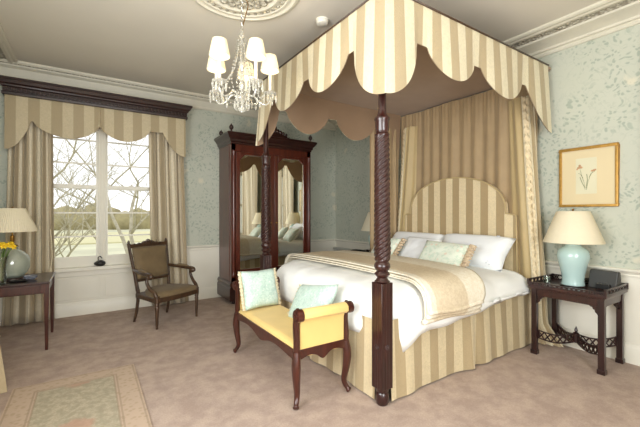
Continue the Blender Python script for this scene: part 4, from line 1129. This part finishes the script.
MB().box(-.18, .18, -.18, .18, .02, .41).build('frame', M['walnut'], st, smooth=0, local=True)

# ================================================================== RUG
m = MB().box(RUG[0]-RUG[2]/2, RUG[0]+RUG[2]/2, RUG[1]-RUG[3]/2, RUG[1]+RUG[3]/2, 0, .010)
m.uv = [(v[0]-RUG[0], v[1]-RUG[1]) for v in m.v]
tag(m.build('rug', M['rug'], None, smooth=0), 'faded green and pink oriental rug on the carpet', 'rug')

# ================================================================== CEILING
RC = (1.07, 2.82)
ro = thing('ceiling_rose', (RC[0], RC[1], HC), 'round ornate plaster ceiling rose above the chandelier', 'ceiling rose')
PR = [(.50, 0), (.50, -.012), (.485, -.024), (.462, -.026), (.45, -.014), (.43, -.012), (.425, -.02), (.405, -.022), (.40, -.012), (.345, -.012), (.335, -.03), (.31, -.036), (.295, -.026), (.285, -.018), (.13, -.03), (.12, -.045), (.09, -.05), (.06, -.07), (.0, -.075)]
MB().lathe(list(reversed(PR)), (RC[0], RC[1], HC), 64).build('moulded_rings', M['plaster'], ro, smooth=40)
m = MB()
for k in range(20):
    a = 2*PI*k/20
    for r, s, ph in ((.245, .036, 0), (.195, .03, .5), (.15, .024, 0)):
        aa = a+ph*2*PI/20; m.ball((RC[0]+r*math.cos(aa), RC[1]+r*math.sin(aa), HC-.026), s, 8, 5, 1, 1, .5)
for k in range(36):
    a = 2*PI*k/36; m.ball((RC[0]+.373*math.cos(a), RC[1]+.373*math.sin(a), HC-.014), .02, 6, 4, 1, 1, .55)
m.build('leaf_ornament', M['frieze'], ro, smooth=180)
sd = thing('smoke_detector', (1.91, 2.865, HC), 'small white smoke detector on the ceiling beside the bed canopy', 'smoke detector')
MB().lathe([(0, -.05), (.045, -.05), (.056, -.042), (.058, -.02), (.062, -.018), (.062, 0)], (1.91, 2.865, HC), 24).build('housing', M['white'], sd, smooth=40)

cd = thing('chandelier', (RC[0], RC[1], 2.27), 'crystal chandelier with white shades hanging from the ceiling rose', 'chandelier')
CX, CY = RC
def at(r, a, z): return Vector((CX+r*math.cos(a), CY+r*math.sin(a), z))
m = MB()
z = HC-.07
while z > 2.93:
    for k in range(9):
        pass
    ring_ = []
    o_ = (int(round(z*1000/32)) % 2)
    for k in range(9):
        a = 2*PI*k/8; ring_.append((CX+(.010*math.cos(a) if o_ else 0), CY+(0 if o_ else .010*math.cos(a)), z-.020+.022*math.sin(a)))
    m.tube(ring_, .0028, 5, cap=False); z -= .032
m.build('chain', M['steel'], cd, smooth=60)
MB().tube(smooth_path([(CX, CY, HC-.06), (CX+.05, CY-.01, 3.17), (CX+.035, CY, 3.08), (CX+.01, CY, 2.98)], 6), .004, 6).build('flex', M['brass'], cd, smooth=180)
MB().lathe([(0, 2.93), (.014, 2.925), (.02, 2.90), (.03, 2.885), (.012, 2.87), (.012, 2.84), (.034, 2.82), (.04, 2.80), (.014, 2.785), (.012, 2.70), (.026, 2.68), (.03, 2.64), (.014, 2.61), (.012, 2.50), (.03, 2.47), (.024, 2.44), (.012, 2.42), (.02, 2.395), (.05, 2.375), (.058, 2.35), (.035, 2.33), (.014, 2.32), (0, 2.31)][::-1], (CX, CY, 0), 16).build('stem', M['crystal'], cd, smooth=40)
MB().lathe([(.006, 2.31), (.006, 2.93)], (CX, CY, 0), 8).build('rod', M['steel'], cd, smooth=60)
MB().ball((CX, CY, 2.275), .03, 10, 7).tube([(CX, CY, 2.32), (CX, CY, 2.30)], .004, 6).build('ball_drop', M['crystal'], cd, smooth=0)
def bead_string(pts, r, step):
    P = smooth_path(pts, 10); m = MB(); acc = 0; last = P[0]; m.ball(P[0], r, 6, 4)
    for p in P[1:]:
        acc += (p-last).length; last = p
        if acc >= step: m.ball(p, r, 6, 4); acc = 0
    return m
AR = .24; view = math.atan2(CY, CX)
front = view+PI
angs = [math.radians(60+72*k) for k in range(5)]
def drop(p, h=.045, r=.009):
    m = MB().ball((p[0], p[1], p[2]-.006), .006, 6, 4)
    m.lathe([(0, -h), (r*.6, -h*.9), (r, -h*.6), (r*.6, -h*.3), (0, -.01)], p, 6); return m
for a in angs:
    t = Vector((math.cos(a), math.sin(a), 0))
    P = smooth_path([at(.03, a, 2.37), at(.09, a, 2.40), at(.15, a, 2.35), at(.205, a, 2.335), at(AR, a, 2.375), at(AR, a, 2.42)], 6)
    arm = MB().tube(P, .008, 8).build('arm', M['crystal'], cd, smooth=60)
    c = at(AR, a, 0)
    MB().lathe([(.0, 2.41), (.02, 2.412), (.05, 2.43), (.058, 2.44), (.052, 2.44), (.02, 2.425), (.016, 2.44), (.02, 2.46), (.015, 2.465)], (c.x, c.y, 0), 16).build('drip_pan', M['crystal'], arm, smooth=40)
    MB().lathe([(.013, 2.455), (.013, 2.60), (.006, 2.605), (.010, 2.63), (.008, 2.66), (0, 2.685)], (c.x, c.y, 0), 12).build('candle', M['candle'], arm, smooth=50)
    MB().shell([(.078, 2.628), (.079, 2.634), (.054, 2.755), (.053, 2.758)], (c.x, c.y, 0), 40).build('shade', M['shade_white'], arm, smooth=180, solid=.003)
    bl = bpy.data.lights.new('candle_bulb', 'POINT'); bl.energy = 0.5; bl.color = (1, .9, .74); bl.shadow_soft_size = .015
    bo = bpy.data.objects.new('candle_bulb', bl); COL.objects.link(bo); bo.parent = arm; bo.location = Vector((c.x, c.y, 2.70))-ORG[cd.name]
    m = MB()
    for k in range(8):
        b = 2*PI*k/8; p = (c.x+.054*math.cos(b), c.y+.054*math.sin(b), 2.436); q = drop(p, .06+.03*(k % 2), .010); m.add(q.v, q.f)
    m.build('crystal_drops', M['crystal'], arm, smooth=0)
    bead_string([at(.035, a, 2.81), at(.075, a, 2.62), at(.14, a, 2.50), at(AR-.05, a, 2.44)], .0085, .018).build('crystal_strand', M['crystal'], cd, smooth=0)
    a2 = a+math.radians(36)
    bead_string([at(.03, a2, 2.85), at(.055, a2, 2.70), at(.085, a2, 2.55), at(.06, a2, 2.39)], .0085, .018).build('crystal_strand', M['crystal'], cd, smooth=0)
    e0, e1 = at(AR-.04, a, 2.43), at(AR-.04, a+math.radians(72), 2.43); mid = (e0+e1)/2
    bead_string([e0, mid+Vector((0, 0, -.07)), e1], .008, .018).build('crystal_strand', M['crystal'], cd, smooth=0)
for k in range(10):
    b = 2*PI*k/10
    drop(at(.06, b, 2.35), .08, .011).build('crystal_drop', M['crystal'], cd, smooth=0)
    drop(at(.15, b+.3, 2.36), .06, .011).build('crystal_drop', M['crystal'], cd, smooth=0)
